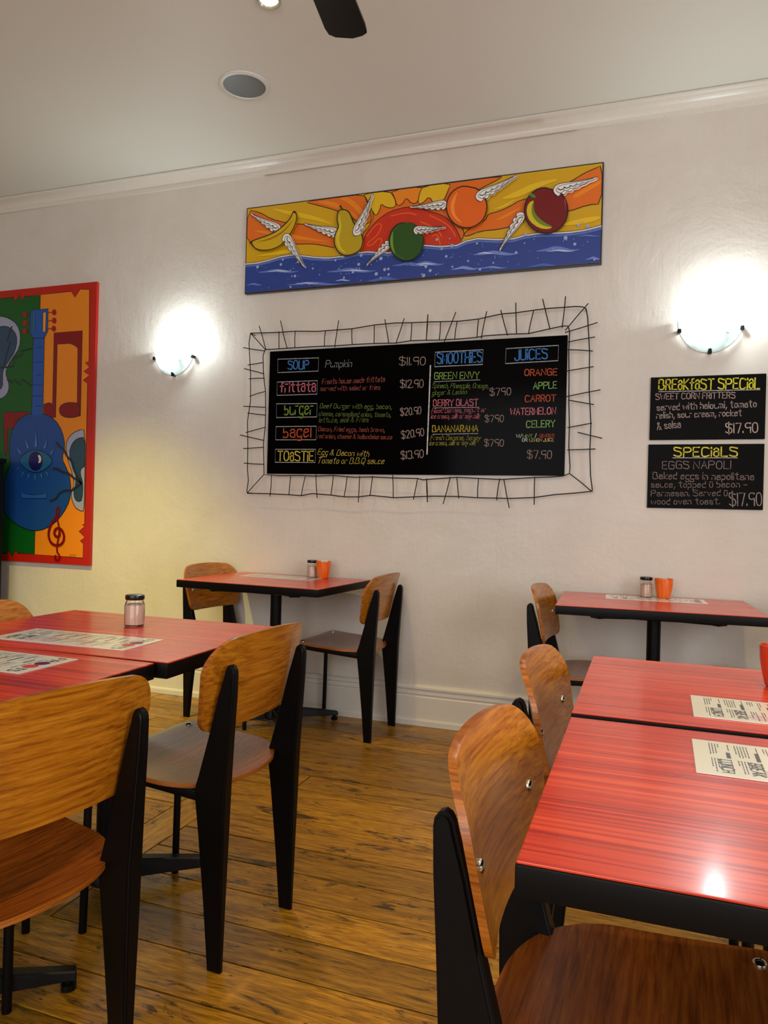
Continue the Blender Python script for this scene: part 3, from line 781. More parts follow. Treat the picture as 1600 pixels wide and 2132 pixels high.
Lr.shape('painted_ray', A(C1, [(1260,300),(1530,262),(1515,320),(1480,410),(1430,418),(1385,365),(1360,415),(1310,440),(1290,370)]), OR2)
Lr.shape('painted_ray', A(C2, [(120,240),(335,212),(310,290),(275,370),(200,390),(165,330),(120,380),(75,395),(90,300)]), YE2)
Lr.shape('painted_ray', A(C2, [(620,468),(700,450),(790,410),(870,360),(960,345),(940,430),(905,500),(820,560),(700,588),(560,600),(450,645),(430,625),(480,580),(600,520)]), ORG)
Lr.shape('painted_ray', A(C2, [(1220,240),(1290,200),(1370,150),(1440,120),(1520,88),(1520,388),(1400,395),(1245,450),(1200,440),(1180,320)]), ORG)
for K, l in ((C1, [(90,640),(300,690),(520,720),(790,740),(600,705),(380,660),(200,640)]), (C1, [(620,400),(760,440),(880,480),(1000,560),(960,500),(860,440),(760,390)]),
             (C1, [(820,370),(930,430),(1010,520),(1070,560),(1050,500),(980,420),(900,360)]), (C2, [(660,520),(760,500),(860,430),(900,400),(840,430),(760,470)]),
             (C2, [(1270,330),(1380,260),(1500,200),(1500,230),(1400,290),(1300,350)])):
    Lr.shape('painted_streak', A(K, l), OR2, 0)
for K, l in ((C1, [(230,450),(430,520),(640,560),(800,600),(660,530),(440,480)]), (C2, [(700,360),(840,290),(1000,220),(1200,190),(1020,260),(860,340)]),
             (C2, [(640,440),(740,400),(850,340),(760,420)]), (C2, [(1170,560),(1300,510),(1490,480),(1490,510),(1340,550)]), (C1, [(100,860),(240,830),(380,800),(520,800),(360,840)])):
    Lr.shape('painted_streak', A(K, l), (226, 186, 20), 0)
Lr.shape('painted_sun', clampF(poly(C1, [(1000,850),(1020,750),(1060,650),(1140,560),(1250,480),(1400,442),(1500,450)], YF)+poly(C2, [(160,450),(250,470),(330,520),(390,610),(430,720),(200,780)], YF)+poly(C1, [(1400,880)], YF)), (196, 44, 8), .004)
Lr.strokes('painted_swirl', [chaikin(l, 2) for l in (poly(C1, [(1060,690),(1140,580),(1190,590),(1150,680),(1070,740),(1060,770),(1110,760),(1160,700),(1190,720),(1150,800)], YF),
    poly(C1, [(1260,520),(1400,490),(1470,510)], YF), poly(C2, [(100,530),(180,560),(240,600),(260,640)], YF), poly(C2, [(170,480),(260,520),(330,570),(370,640)], YF), poly(C2, [(190,640),(230,620),(250,700)], YF))], .006, (232, 92, 20))
sea_top = poly(C1, [(42,922),(150,912),(240,890),(330,862),(430,845),(520,852),(620,865),(740,870),(850,858),(920,842),(980,828),(1060,820),(1240,828),(1400,805)], YF) + poly(C2, [(130,712),(250,722),(380,712),(450,680),(540,660),(700,668),(820,660),(900,637),(1000,622),(1130,618),(1250,612),(1370,595),(1500,563)], YF)
sea = [(fx0+FM, fz0+FM)] + clampF(sea_top) + [(fx1-FM, fz0+FM)]
Lr.shape('painted_sea', sea, (38, 62, 138), 0, 0)
Lr.strokes('painted_foam', [clampF(sea_top)], .007, (214, 210, 204))
Lr.strokes('painted_outline', [[(x, z+.005) for x, z in clampF(sea_top)]], .0025, (30, 20, 20))
Lr.strokes('painted_foam', [clampF([(x, z-.012) for x, z in sea_top])], .009, (88, 112, 180))
def wave(K, cx, cy, w, h, s=1):
    top = [(cx-w, cy+h*.5), (cx-w*.5, cy-h*.1), (cx-w*.1, cy-h), (cx+w*.3, cy-h*.5), (cx+w*.6, cy+h*.1), (cx+w, cy-h*.2)]
    bot = [(cx+w*.6, cy+h*.7), (cx+w*.2, cy+h*.6), (cx-w*.2, cy+h*.1), (cx-w*.5, cy+h*.6)]
    return poly(K, top+bot, YF)
for K, cx, cy, w, h, c in ((C1,320,980,190,22,(92,118,190)),(C1,330,978,110,9,(190,200,226)),(C1,120,1090,80,14,(92,118,190)),(C1,620,1085,260,20,(92,118,190)),(C1,560,1080,110,8,(190,200,226)),(C1,860,1055,70,10,(170,184,220)),
    (C1,930,975,230,26,(92,118,190)),(C1,960,975,130,9,(190,200,226)),(C1,1220,1050,180,30,(70,98,176)),(C1,1420,925,170,22,(92,118,190)),(C1,1500,930,90,8,(190,200,226)),(C1,700,885,130,10,(92,118,190)),
    (C2,150,855,150,24,(92,118,190)),(C2,140,855,90,9,(190,200,226)),(C2,440,890,120,20,(120,142,204)),(C2,680,775,200,24,(110,132,200)),(C2,600,772,70,9,(196,206,230)),(C2,660,885,120,12,(120,142,204)),
    (C2,1160,745,190,30,(92,118,190)),(C2,1180,755,120,10,(190,200,226)),(C2,1060,870,150,20,(70,98,176)),(C2,1440,815,70,16,(110,132,200)),(C2,1400,640,110,10,(92,118,190))):
    Lr.shape('painted_wave', clampF(wave(K, cx, cy, w, h)), c, 0, 2)
rr = random.Random(5); bm = bmesh.new(); Lr.y -= .0001
for k in range(150):
    x = rr.uniform(fx0+.02, fx1-.02); t_ = (x-fx0)/(fx1-fx0); top = fz0+.17+.06*t_
    z = rr.uniform(fz0+.012, top); r = rr.choice([.002, .0025, .003, .003, .004, .007, .010]) * rr.uniform(.7, 1.1)
    prism(bm, [(x+r*math.cos(a*math.pi/4), z+r*math.sin(a*math.pi/4)) for a in range(8)], Lr.y, Lr.y+.0001)
o = put('painted_spray', bm, paint(150, 166, 214), fruit); o['kind'] = 'stuff'

def ell(K, cx, cy, rx, ry, n=28, y=YF, notch=0.0, na=90):
    pts = []
    for k in range(n):
        a = 2*math.pi*k/n; d = abs(((math.degrees(a)-na+180) % 360)-180)
        q = 1-notch*math.exp(-(d/14)**2)
        pts.append(on_wall(*K(cx+rx*q*math.cos(a), cy-ry*q*math.sin(a)), y))
    return pts
def relief(name, q, col, depth, inner=()):
    """a cut-out shape raised off the panel"""
    y = YF-.009
    bm = bmesh.new(); prism(bm, q, y-depth, y)
    es = [e for e in bm.edges if abs(e.verts[0].co.y-(y-depth)) < 1e-5 and abs(e.verts[1].co.y-(y-depth)) < 1e-5]
    bmesh.ops.bevel(bm, geom=es, offset=.0018, segments=1, affect='EDGES')
    o = put(name, bm, paint(*col, .25), fruit)
    bm = bmesh.new(); ribbon(bm, q, .006, y-depth-.0004, True); e = put('rim_line', bm, paint(18, 12, 10), o)
    lv = 0
    for nm, l, c in inner:
        lv += 1; bm = bmesh.new(); prism(bm, l, y-depth-.0005*lv, y-depth-.0005*(lv-1)); e = put(nm, bm, paint(*c, .25), o)
    return o
def wing(K, root, tip, w, flip, depth=.016):
    a = Vector(on_wall(*K(*root), YF)); b = Vector(on_wall(*K(*tip), YF)); d = b-a; L = d.length; d /= L; n = Vector((-d.y, d.x))*flip
    P = lambda s, t: tuple(a + d*(s*L) + n*(t*w))
    up = [P(-.02, -.15), P(-.04, .25), P(.02, .60), P(.12, .72), P(.30, .60), P(.5, .42), P(.7, .30), P(.86, .22), P(1.0, .20)]
    low = [P(.97, .02)]
    for s0, dep in ((.86, -.02), (.70, -.18), (.54, -.32), (.38, -.46), (.22, -.55), (.08, -.52)):
        low += [P(s0+.05, dep*.55), P(s0, dep), P(s0-.05, dep*.9)]
    q = chaikin(up, 1)[:] + low
    y = YF-.009-depth
    bm = bmesh.new(); prism(bm, q, y, y+depth); o = put('wing', bm, paint(236, 232, 226), fruit)
    bm = bmesh.new(); ribbon(bm, q, .0032, y-.0004, True)
    for t0, s1 in ((.42, .85), ):
        ribbon(bm, chaikin([P(.06, -.10), P(.02, .22), P(.12, .50), P(.32, .42), P(.6, .24), P(.9, .14)], 2), .0024, y-.0004)
    for s0 in (.14, .28, .42, .56, .70):
        k = 1-s0
        ribbon(bm, chaikin([P(s0-.06, .26*k+.02), P(s0, -.02), P(s0+.08, .05*k+.06), P(s0+.10, .22*k)], 2), .0042*k+.0010, y-.0004)
        ribbon(bm, chaikin([P(s0-.08, -.12*k), P(s0-.02, -.36*k), P(s0+.07, -.20*k), P(s0+.07, -.04)], 2), .0018*k+.001, y-.0004)
    e = put('feather_lines', bm, paint(20, 16, 16), o)
for a in ((C1,(335,650),(90,512),.045,-1),(C1,(815,680),(540,600),.045,-1),(C1,(1250,745),(1055,935),.038,1),(C2,(300,410),(15,430),.042,-1),(C2,(885,470),(705,760),.042,1)): wing(*a, depth=.006)
relief('banana', chaikin(poly(C1, [(95,750),(125,735),(170,718),(250,692),(330,652),(395,595),(438,545),(455,500),(462,492),(478,496),(488,530),(482,580),(452,650),(400,728),(340,785),(260,814),(180,815),(135,795),(118,765)], YF), 1, True), (206, 166, 16), .012,
       [('banana_tip', poly(C1, [(453,502),(462,490),(480,496),(476,510)], YF), (50, 30, 12)), ('banana_tip', poly(C1, [(92,748),(112,738),(122,752),(105,764)], YF), (50, 30, 12)),
        ('banana_shade', chaikin(poly(C1, [(150,745),(240,725),(340,680),(420,610),(455,555),(425,615),(345,692),(245,735)], YF), 1, True), (150, 112, 10))])
relief('pear', chaikin(poly(C1, [(850,478),(885,476),(920,495),(940,540),(958,590),(1000,640),(1030,690),(1038,750),(1015,812),(960,848),(890,862),(835,835),(802,780),(795,720),(812,665),(835,620),(822,575),(822,525),(832,495)], YF), 1, True), (184, 156, 22), .012,
       [('pear_shine', chaikin(poly(C1, [(850,500),(835,560),(845,620),(812,690),(815,770),(850,820),(905,845),(850,790),(835,720),(860,630),(848,560)], YF), 1, True), (212, 190, 40)),
        ('pear_stem', poly(C1, [(838,448),(852,440),(880,480),(862,488)], YF), (60, 66, 20))])
relief('green_apple', ell(C1, 1395, 742, 142, 160, notch=.06), (44, 92, 22), .014,
       [('apple_shade', ell(C1, 1408, 735, 126, 148), (36, 78, 18)), ('apple_shine', chaikin(poly(C1, [(1290,650),(1262,720),(1270,800),(1310,860),(1290,790),(1285,710)], YF), 1, True), (110, 150, 40))])
relief('orange', ell(C2, 463, 425, 156, 162, notch=.05, na=80), (226, 98, 14), .014,
       [('orange_shine', chaikin(poly(C2, [(400,300),(345,370),(335,450),(370,520),(440,560),(380,500),(362,430),(380,350)], YF), 1, True), (242, 142, 50))])
relief('red_apple', ell(C2, 1075, 452, 168, 176, notch=.06, na=75), (112, 8, 12), .014,
       [('apple_flesh', chaikin(poly(C2, [(985,370),(935,400),(922,470),(950,540),(1020,590),(1090,600),(1130,580),(1050,560),(985,500),(965,430)], YF), 1, True), (206, 186, 30)),
        ('apple_flesh_shade', chaikin(poly(C2, [(985,375),(962,420),(965,490),(1010,550),(1080,580),(1130,580),(1050,540),(990,480),(975,420)], YF), 1, True), (110, 130, 26)),
        ('apple_leaf', chaikin(poly(C2, [(945,335),(965,318),(995,345),(1000,360),(960,352)], YF), 1, True), (60, 130, 40)), ('apple_shine', chaikin(poly(C2, [(1215,370),(1225,420),(1220,470),(1228,420),(1222,368)], YF), 1, True), (190, 90, 90))])
for a in ((C1,(388,700),(550,965),.045,1),(C1,(985,690),(1128,352),.045,1),(C2,(62,615),(298,590),.036,1),(C2,(548,365),(860,192),.046,1),(C2,(1145,315),(1475,212),.048,1)): wing(*a, depth=.019)

# ---- tall guitar panel on the left
YG = -.022
gtr, gbr = on_wall(202, 586, YG), on_wall(187, 1178, YG)
gx1, gz1, gz0 = (gtr[0]+gbr[0])/2, gtr[1], gbr[1]
gx0 = on_wall(-72, 800, YG)[0]
guitar = board('guitar_painting', (gx0, gz1), (gx1, gz0), .020, paint(176, 28, 12), 'tall red-bordered painting of a blue one-eyed guitar on the left', 'painting')
Lg = Layer(guitar, YG)
G = lambda l: [(max(x, gx0+.004), z) for x, z in poly(PG, l, YG)]
def sh(n, l, c, o=.005, s=1): return Lg.shape(n, G(l), c, o, s)
sh('painted_green_field', [(-230,225),(0,200),(90,190),(105,220),(130,175),(150,215),(165,185),(275,175),(232,1920),(120,1912),(105,1890),(85,1935),(60,1895),(45,1915),(-210,1905)], (10, 84, 24), .005, 0)
sh('painted_orange_field', [(272,175),(480,150),(505,190),(540,135),(603,140),(600,620),(575,630),(603,660),(565,690),(603,715),(560,750),(590,770),(570,1715),(553,1720),(570,1735),(532,1765),(572,1805),(540,1830),(562,1850),(557,1945),(232,1920)], (222, 128, 22), .005, 0)
sh('painted_note', [(25,965),(195,960),(200,990),(120,1010),(90,1075),(52,1075),(52,1230),(36,1260),(26,1100)], (128, 10, 12), .004, 0)
sh('painted_cloud', [(-90,330),(0,315),(60,330),(115,370),(140,440),(132,530),(85,600),(58,640),(35,700),(60,760),(60,820),(30,865),(-30,880),(-110,820),(-90,600)], (150, 152, 178))
sh('painted_cloud_shadow', [(-70,400),(0,388),(50,385),(100,420),(118,480),(100,560),(60,620),(20,680),(18,740),(20,790),(-10,822),(-80,780)], (40, 68, 96))
Lg.strokes('painted_lightning', [G(l) for l in ([(80,390),(50,480),(70,490),(40,600),(30,640)], [(215,535),(140,555),(155,575),(90,605),(95,655),(0,665)], [(215,790),(150,740),(135,780),(95,742),(90,765),(50,745)])], .012, (28, 38, 44))
sh('painted_note', [(355,905),(365,430),(555,415),(542,990),(520,995),(525,532),(500,512),(470,500),(386,508),(375,1000),(340,1000),(296,975),(296,910),(330,900)], (122, 6, 10), .004, 0)
sh('painted_note', [(540,910),(542,985),(500,1000),(440,1000),(402,975),(400,925),(440,900),(500,898)], (122, 6, 10), .004)
sh('painted_cloud', [(578,1078),(525,1085),(470,1120),(442,1180),(455,1280),(490,1380),(500,1450),(480,1500),(485,1560),(510,1610),(545,1628),(566,1630),(570,1500)], (150, 152, 178))
sh('painted_cloud_shadow', [(576,1130),(520,1140),(485,1175),(465,1240),(490,1320),(515,1400),(510,1450),(497,1500),(505,1550),(530,1568),(555,1555),(560,1440),(540,1375),(548,1340),(574,1330)], (36, 64, 86))
sh('painted_guitar_body', [(215,970),(290,970),(370,1010),(420,1090),(440,1190),(418,1275),(440,1320),(470,1390),(480,1480),(470,1560),(430,1640),(370,1710),(300,1752),(230,1764),(150,1742),(80,1695),(30,1640),(28,1500),(38,1390),(78,1310),(62,1230),(72,1120),(105,1040),(155,990)], (22, 68, 136))
sh('painted_guitar_neck', [(226,455),(300,455),(290,985),(215,985)], (30, 78, 156), .004, 0)
sh('painted_guitar_head', [(208,278),(325,268),(322,420),(300,465),(222,465),(203,425)], (30, 78, 156), .004, 0)
sh('painted_slot', [(220,300),(238,298),(236,420),(218,425)], (30, 96, 130), .003, 0); sh('painted_slot', [(292,295),(312,292),(308,420),(290,425)], (226, 148, 40), .003, 0)
Lg.strokes('painted_fret', [G([(a, y), (285, y-3)]) for a, y in ((222,468),(245,530),(232,628),(245,715),(226,782),(222,855),(240,925))], .004, (16, 36, 84))
Lg.strokes('painted_peg_stem', [G(l) for l in ([(325,293),(365,292)],[(325,350),(365,348)],[(322,403),(362,402)],[(205,310),(170,308)],[(204,365),(170,363)],[(204,420),(170,418)])], .005, (110, 10, 16))
for cx, cy in ((367,292),(367,348),(364,402),(170,308),(170,363),(170,418)): Lg.shape('painted_peg', ell(PG, cx, cy, 15, 20, 14, YG), (150, 16, 22), 0, 0)
sh('painted_eye', [(122,1290),(180,1232),(240,1213),(310,1235),(365,1290),(310,1352),(240,1374),(180,1352)], (20, 92, 134))
Lg.shape('painted_iris', ell(PG, 243, 1294, 46, 64, 22, YG), (12, 16, 84), .003, 0)
sh('painted_glint', [(256,1250),(275,1255),(282,1280),(276,1302),(258,1308),(268,1285)], (222, 210, 190), 0)
for bx, by, tx, ty, w in ((142,1242,110,1182,9),(192,1206,172,1128,9),(245,1197,246,1090,10),(303,1207,322,1138,9),(345,1246,372,1198,9),(130,1335,115,1358,6),(162,1365,145,1410,6),(198,1380,190,1425,6),(240,1388,240,1440,6),(280,1380,290,1425,6),(318,1366,330,1405,6),(352,1340,368,1362,6)):
    sh('painted_lash', [(bx-w, by), (bx+w, by), (tx, ty)], (60, 122, 176), .002, 0)
sh('painted_mouth', [(148,1496),(180,1514),(240,1521),(300,1512),(320,1496),(318,1543),(150,1543)], (36, 88, 160), .003, 0)
Lg.strokes('painted_tendril', [chaikin(G(l), 2) for l in ([(385,1168),(405,1200),(432,1208),(455,1262),(485,1290),(500,1350),(520,1390),(550,1442)], [(360,1343),(395,1345),(420,1368),(465,1372),(495,1402),(550,1440)], [(343,1560),(385,1545),(400,1510),(440,1488),(490,1492),(515,1465),(552,1446)])], .013, (36, 36, 44))
Lg.strokes('painted_clef', [chaikin(G(l), 2) for l in ([(378,1928),(372,1950),(392,1962),(410,1945),(402,1920),(388,1905),(388,1860),(402,1790),(405,1750),(390,1680),(380,1640),(388,1605),(402,1602),(405,1625),(395,1655)],)], .012, (112, 6, 12))
Lg.strokes('painted_clef', [chaikin(G(l), 2) for l in ([(395,1655),(350,1710),(330,1770),(335,1820),(360,1855),(400,1862),(430,1840),(438,1800),(425,1760),(400,1740),(375,1752),(368,1780),(385,1805),(408,1795),(405,1772)],)], .017, (112, 6, 12))
Lg.strokes('signature', [G([(472,1936),(480,1918),(486,1934),(492,1920),(496,1935),(503,1918),(508,1932),(516,1922)])], .003, (70, 44, 12))

# ------------------------------------------------------------------ wall lamps
def make_sconce():
    t = empty('wall_lamp', (0, 0, 0))
    bm = bmesh.new(); box(bm, (0, -.010, -.075), (.12, .020, .07), .004); link('back_plate', bm, M['white_plastic'], t, smooth=True)
    # half dish of frosted glass: flat-topped, bowed away from the wall
    bm = bmesh.new(); A, Bk = [], []
    NA, NR = 28, 8; RX, RZ = .140, .148
    for i in range(NR+1):
        r = i/NR; ra, rb = [], []
        for k in range(NA+1):
            a = math.pi + math.pi*k/NA
            x, z = RX*r*math.cos(a), RZ*r*math.sin(a)
            y = -.012 - .080*(1-r*r)**.75 * 1.0
            z += .0 + .02*(1-r*r)*1.0
            ra.append(bm.verts.new((x, y, z))); rb.append(bm.verts.new((x*.985, y+.0045, z*.985+.002)))
        A.append(ra); Bk.append(rb)
    for S, fl in ((A, 0), (Bk, 1)):
        for i in range(NR):
            for k in range(NA):
                q = (S[i][k], S[i][k+1], S[i+1][k+1], S[i+1][k])
                try: bm.faces.new(q if fl else tuple(reversed(q)))
                except ValueError: pass
    top = [A[i][0] for i in range(NR, 0, -1)] + [A[0][0]] + [A[i][NA] for i in range(1, NR+1)]
    bmesh.ops.remove_doubles(bm, verts=bm.verts, dist=1e-5)
    link('glass_dish', bm, M['frost'], t, smooth=True)
    bm = bmesh.new(); tube(bm, [(.141*math.cos(a_), -.013, .149*math.sin(a_)) for a_ in [math.pi+math.pi*k/32 for k in range(33)]], .0032, 8); link('glass_edge', bm, M['white_plastic'], t, smooth=True)
    for x, z, ry in ((-.134, -.045, 0), (0, -.148, 0), (.134, -.045, 0)):
        bm = bmesh.new(); box(bm, (0, -.013, 0), (.018, .026, .016), .003); box(bm, (0, -.027, .004 if abs(x) < .01 else 0), (.014, .005, .020), .002)
        link('clip', bm, M['silver'] if False else M['black_plastic'], t, smooth=True, loc=(x, 0, z))
    bm = bmesh.new(); lathe(bm, [(.012, 0), (.012, .03)], 14); link('lamp_holder', bm, M['white_plastic'], t, smooth=True, loc=(.068, -.048, -.070))
    bm = bmesh.new(); lathe(bm, [(.008, 0), (.014, .008), (.019, .022), (.019, .036), (.013, .050), (.004, .056)], 18)
    link('bulb', bm, M['bulb'], t, smooth=True, loc=(.068, -.048, -.045))
    l = bpy.data.lights.new('lamp_light', 'POINT'); l.energy = SCONCE_POWER; l.color = (.84, .97, 1.0); l.shadow_soft_size = .035
    lo = bpy.data.objects.new('lamp_light', l); COL.objects.link(lo); lo.parent = t; lo.location = (.068, -.062, .020)
    return t
s0 = make_sconce()
lx, lz = on_wall(385, 735); s0.location = (on_wall(365.5, 735)[0], 0, on_wall(327, 748)[1]+.045)
tag(s0, 'lit half-dish glass wall lamp above the far left table', 'wall lamp', 'wall lamps')
s1 = copy_tree(s0); s1.location = (on_wall(1479, 700)[0], 0, on_wall(1412, 692)[1]+.045)
tag(s1, 'lit half-dish glass wall lamp above the two small specials boards', 'wall lamp', 'wall lamps')

# ------------------------------------------------------------------ ceiling fittings
def downlight(x, y, label, power=1.0, aim=None, color=(1.0, .72, .26)):
    t = empty('downlight', (x, y, CEIL))
    bm = bmesh.new(); lathe(bm, [(.047, .002), (.047, -.006), (.042, -.010), (.034, -.004), (.032, .002)], 28, False); link('trim_ring', bm, M['silver'], t, smooth=True)
    bm = bmesh.new(); lathe(bm, [(.0315, -.001), (.020, -.0015), (.0001, -.002)], 24, False); link('lens', bm, M['halogen'], t, smooth=True)
    l = bpy.data.lights.new('down_light', 'SPOT'); l.energy = DOWN_POWER*power; l.color = color; l.spot_size = R(88 if aim is None else 52); l.spot_blend = 1.0; l.shadow_soft_size = .04
    lo = bpy.data.objects.new('down_light', l); COL.objects.link(lo); lo.parent = t; lo.location = (0, 0, -.02)
    if aim is not None: lo.rotation_euler = (Vector(aim) - Vector((x, y, CEIL-.02))).to_track_quat('-Z', 'Y').to_euler()
    return tag(t, label, 'downlight', 'ceiling downlights')
downlight(-1.437, -1.195, 'small lit downlight at the top edge, left of the fan blade')
downlight(-2.9, -1.65, 'tilted yellow downlight outside the view by the left wall', 4.0, (-3.0, -.22, 0), (1.0, .84, .12))
for x, y, pw, lb in ((.35, -1.195, .9, 'above the far right wall table'), (-1.437, -3.0, .45, 'above the near left tables'), (.35, -3.0, 1, 'above the near right tables')):
    downlight(x, y, 'ceiling downlight outside the view, '+lb, pw)

t = empty('ceiling_speaker', (-1.825, -.715, CEIL)); tag(t, 'round ceiling speaker with grey grille and white rim', 'speaker')
bm = bmesh.new(); lathe(bm, [(.118, .002), (.118, -.005), (.112, -.009), (.100, -.009), (.098, -.004)], 48, False); link('rim', bm, M['white_plastic'], t, smooth=True)
bm = bmesh.new(); lathe(bm, [(.099, -.004), (.085, -.0065), (.05, -.0085), (.0001, -.0095)], 48, False); link('grille', bm, M['grille'], t, smooth=True)

# ceiling fan: only the tip of one blade reaches into the picture
hx, hy, hz = -.80, -2.34, 2.557
t = empty('ceiling_fan', (hx, hy, hz)); tag(t, 'black ceiling fan blade hanging in at the top edge', 'ceiling fan')
bm = bmesh.new(); lathe(bm, [(.02, -.05), (.07, -.045), (.095, -.01), (.095, .05), (.06, .085), (.018, .095)], 28); link('motor', bm, M['black_plastic'], t, smooth=True)
bm = bmesh.new(); lathe(bm, [(.014, .09), (.014, .50)], 12); link('down_rod', bm, M['black_plastic'], t, smooth=True)
bm = bmesh.new(); lathe(bm, [(.03, .48), (.055, .54)], 20); link('ceiling_cup', bm, M['black_plastic'], t, smooth=True)
def blade():
    bm = bmesh.new(); rows = []
    L0, L1, w = .10, .665, .064
    q = [(L0, -.035), (L0+.10, -.052), (L1-.05, -w), (L1-.016, -w+.003), (L1-.002, -w+.020), (L1+.010, -.01), (L1+.004, w-.022), (L1-.010, w-.004), (L1-.04, w), (L0+.10, .052), (L0, .035)]
    tl_ = .10
    a = [bm.verts.new((x, y, .004+y*tl_)) for x, y in q]; b = [bm.verts.new((x, y, -.004+y*tl_)) for x, y in q]
    bm.faces.new(a); bm.faces.new(list(reversed(b)))
    for i in range(len(q)):
        j = (i+1) % len(q); bm.faces.new((a[i], b[i], b[j], a[j]))
    return bm
base_a = math.atan2(-1.69-hy, -.885-hx)
for k in range(4):
    o = link('blade', blade(), M['black_plastic'], t); o.rotation_euler = (0, 0, base_a+k*math.pi/2)

# ------------------------------------------------------------------ black cabinet at the far left, in front of the guitar panel
t = empty('cabinet', (-4.285, -.36, 0)); tag(t, 'tall black cabinet, only its right edge showing at the left of the photo', 'cabinet')
bm = bmesh.new(); box(bm, (0, 0, .71), (.90, .42, 1.30), .004); link('carcass', bm, M['black_plastic'], t)
bm = bmesh.new(); box(bm, (0, 0, 1.375), (.94, .42, .03), .004); link('top_board', bm, M['black_plastic'], t)
bm = bmesh.new(); box(bm, (0, 0, .03), (.86, .38, .06), .003); link('plinth', bm, M['black_plastic'], t)
for s in (-1, 1):
    bm = bmesh.new(); box(bm, (s*.222, -.219, .70), (.438, .018, 1.24), .003); d = link('door', bm, M['black_edge'], t)
    bm = bmesh.new(); box(bm, (s*.04, -.238, .80), (.012, .020, .12), .003); link('handle', bm, M['silver'], d)

# ------------------------------------------------------------------ things on the tables
ZT = .7505
def make_jar():
    t = empty('salt_jar', (0, 0, 0))
    bm = bmesh.new()
    lathe(bm, [(.0001, 0), (.026, 0), (.0295, .004), (.0295, .062), (.027, .070), (.0245, .075), (.0245, .082), (.0228, .082), (.0228, .074), (.0278, .061), (.0278, .005), (.025, .003), (.0001, .003)], 28, False)
    link('glass', bm, M['glass'], t, smooth=True)
    bm = bmesh.new(); lathe(bm, [(.0001, .094), (.024, .094), (.0275, .0925), (.028, .090), (.028, .081), (.0265, .079), (.0255, .081), (.0255, .088), (.0001, .088)], 28, False)
    link('lid', bm, M['lid'], t, smooth=True)
    return t
jar0 = make_jar(); njar = [0]
def jar(x, y, label, slabel, fill=.066):
    j = jar0 if njar[0] == 0 else copy_tree(jar0); njar[0] += 1
    j.location = (x, y, ZT); tag(j, label, 'jar', 'glass jars of pink salt')
    bm = bmesh.new(); lathe(bm, [(.0001, .0035), (.0245, .0035), (.0270, .006), (.0270, .060), (.0265, fill-.003), (.015, fill), (.0001, fill+.002)], 24, False)
    o = link('salt', bm, M['salt'], None, smooth=True, loc=(x, y, ZT)); tag(o, slabel, 'salt', None, 'stuff')
jar(-1.448, -1.894, 'glass jar of pink salt with black lid standing on the left table', 'pink salt inside the jar on the left table')
jar(-1.700, -.100, 'small glass jar with black lid beside the orange cup under the big menu board', 'salt inside the jar on the table under the big menu board', .055)
jar(.007, -.110, 'glass jar with black lid beside the orange cup under the specials boards', 'salt inside the jar on the table under the specials boards', .050)

def make_cup(mt):
    t = empty('fluted_cup', (0, 0, 0)); bm = bmesh.new(); seg = 80; rings = []
    prof = [(.024, 0), (.0275, .003), (.0335, .030), (.0380, .060), (.0405, .088), (.0405, .0905), (.0385, .0905), (.0360, .060), (.031, .028), (.022, .008), (.001, .008)]
    for i, (r, z) in enumerate(prof):
        ring = []
        for k in range(seg):
            a = 2*math.pi*k/seg
            f = .07*(abs(math.cos(a*5)) - .5) * (1 if 0 < i < 4 else 0) * (1 if z < .07 else .4)
            rr_ = r*(1+f); ring.append((rr_*math.cos(a), rr_*math.sin(a), z))
        rings.append(ring)
    ring_loft(bm, rings); link('cup_body', bm, mt, t, smooth=True)
    return t
def sachets(x, y, n, label, grp, seed):
    rr = random.Random(seed); first = None
    for k in range(n):
        if first is None:
            bm = bmesh.new(); box(bm, (0, 0, .040), (.022, .0028, .078), .0008); o = link('sugar_sachet', bm, M['sachet']); first = o
        else: o = first.copy(); COL.objects.link(o)
        a = rr.uniform(0, math.pi)
        o.location = (x+(k-(n-1)/2)*.006, y+rr.uniform(-.003, .003), ZT+.017); o.rotation_euler = (rr.uniform(-.10, .10), rr.uniform(-.10, .10), R(80)+rr.uniform(-.25, .25))
        tag(o, label, 'sachet', grp)
c0 = make_cup(M['orange_glaze'])
c0.location = (-1.628, -.112, ZT); tag(c0, 'orange fluted cup of sachets on the far left wall table', 'cup', 'orange fluted cups')
sachets(-1.628, -.112, 5, 'white sugar sachet in the orange cup on the far left wall table', 'sachets in the left orange cup', 1)
c1 = copy_tree(c0); c1.location = (.083, -.128, ZT); c1.rotation_euler = (0, 0, .3); tag(c1, 'orange fluted cup of sachets on the far right wall table', 'cup', 'orange fluted cups')
sachets(.083, -.128, 5, 'white sugar sachet in the orange cup on the far right wall table', 'sachets in the right orange cup', 2)
c2 = make_cup(M['red_glaze']); c2.location = (.283, -1.925, ZT); tag(c2, 'red-orange fluted cup cut off by the right edge of the photo', 'cup')
sachets(.283, -1.925, 5, 'white sugar sachet in the cut-off red-orange cup at the right edge', 'sachets in the red-orange cup', 3)

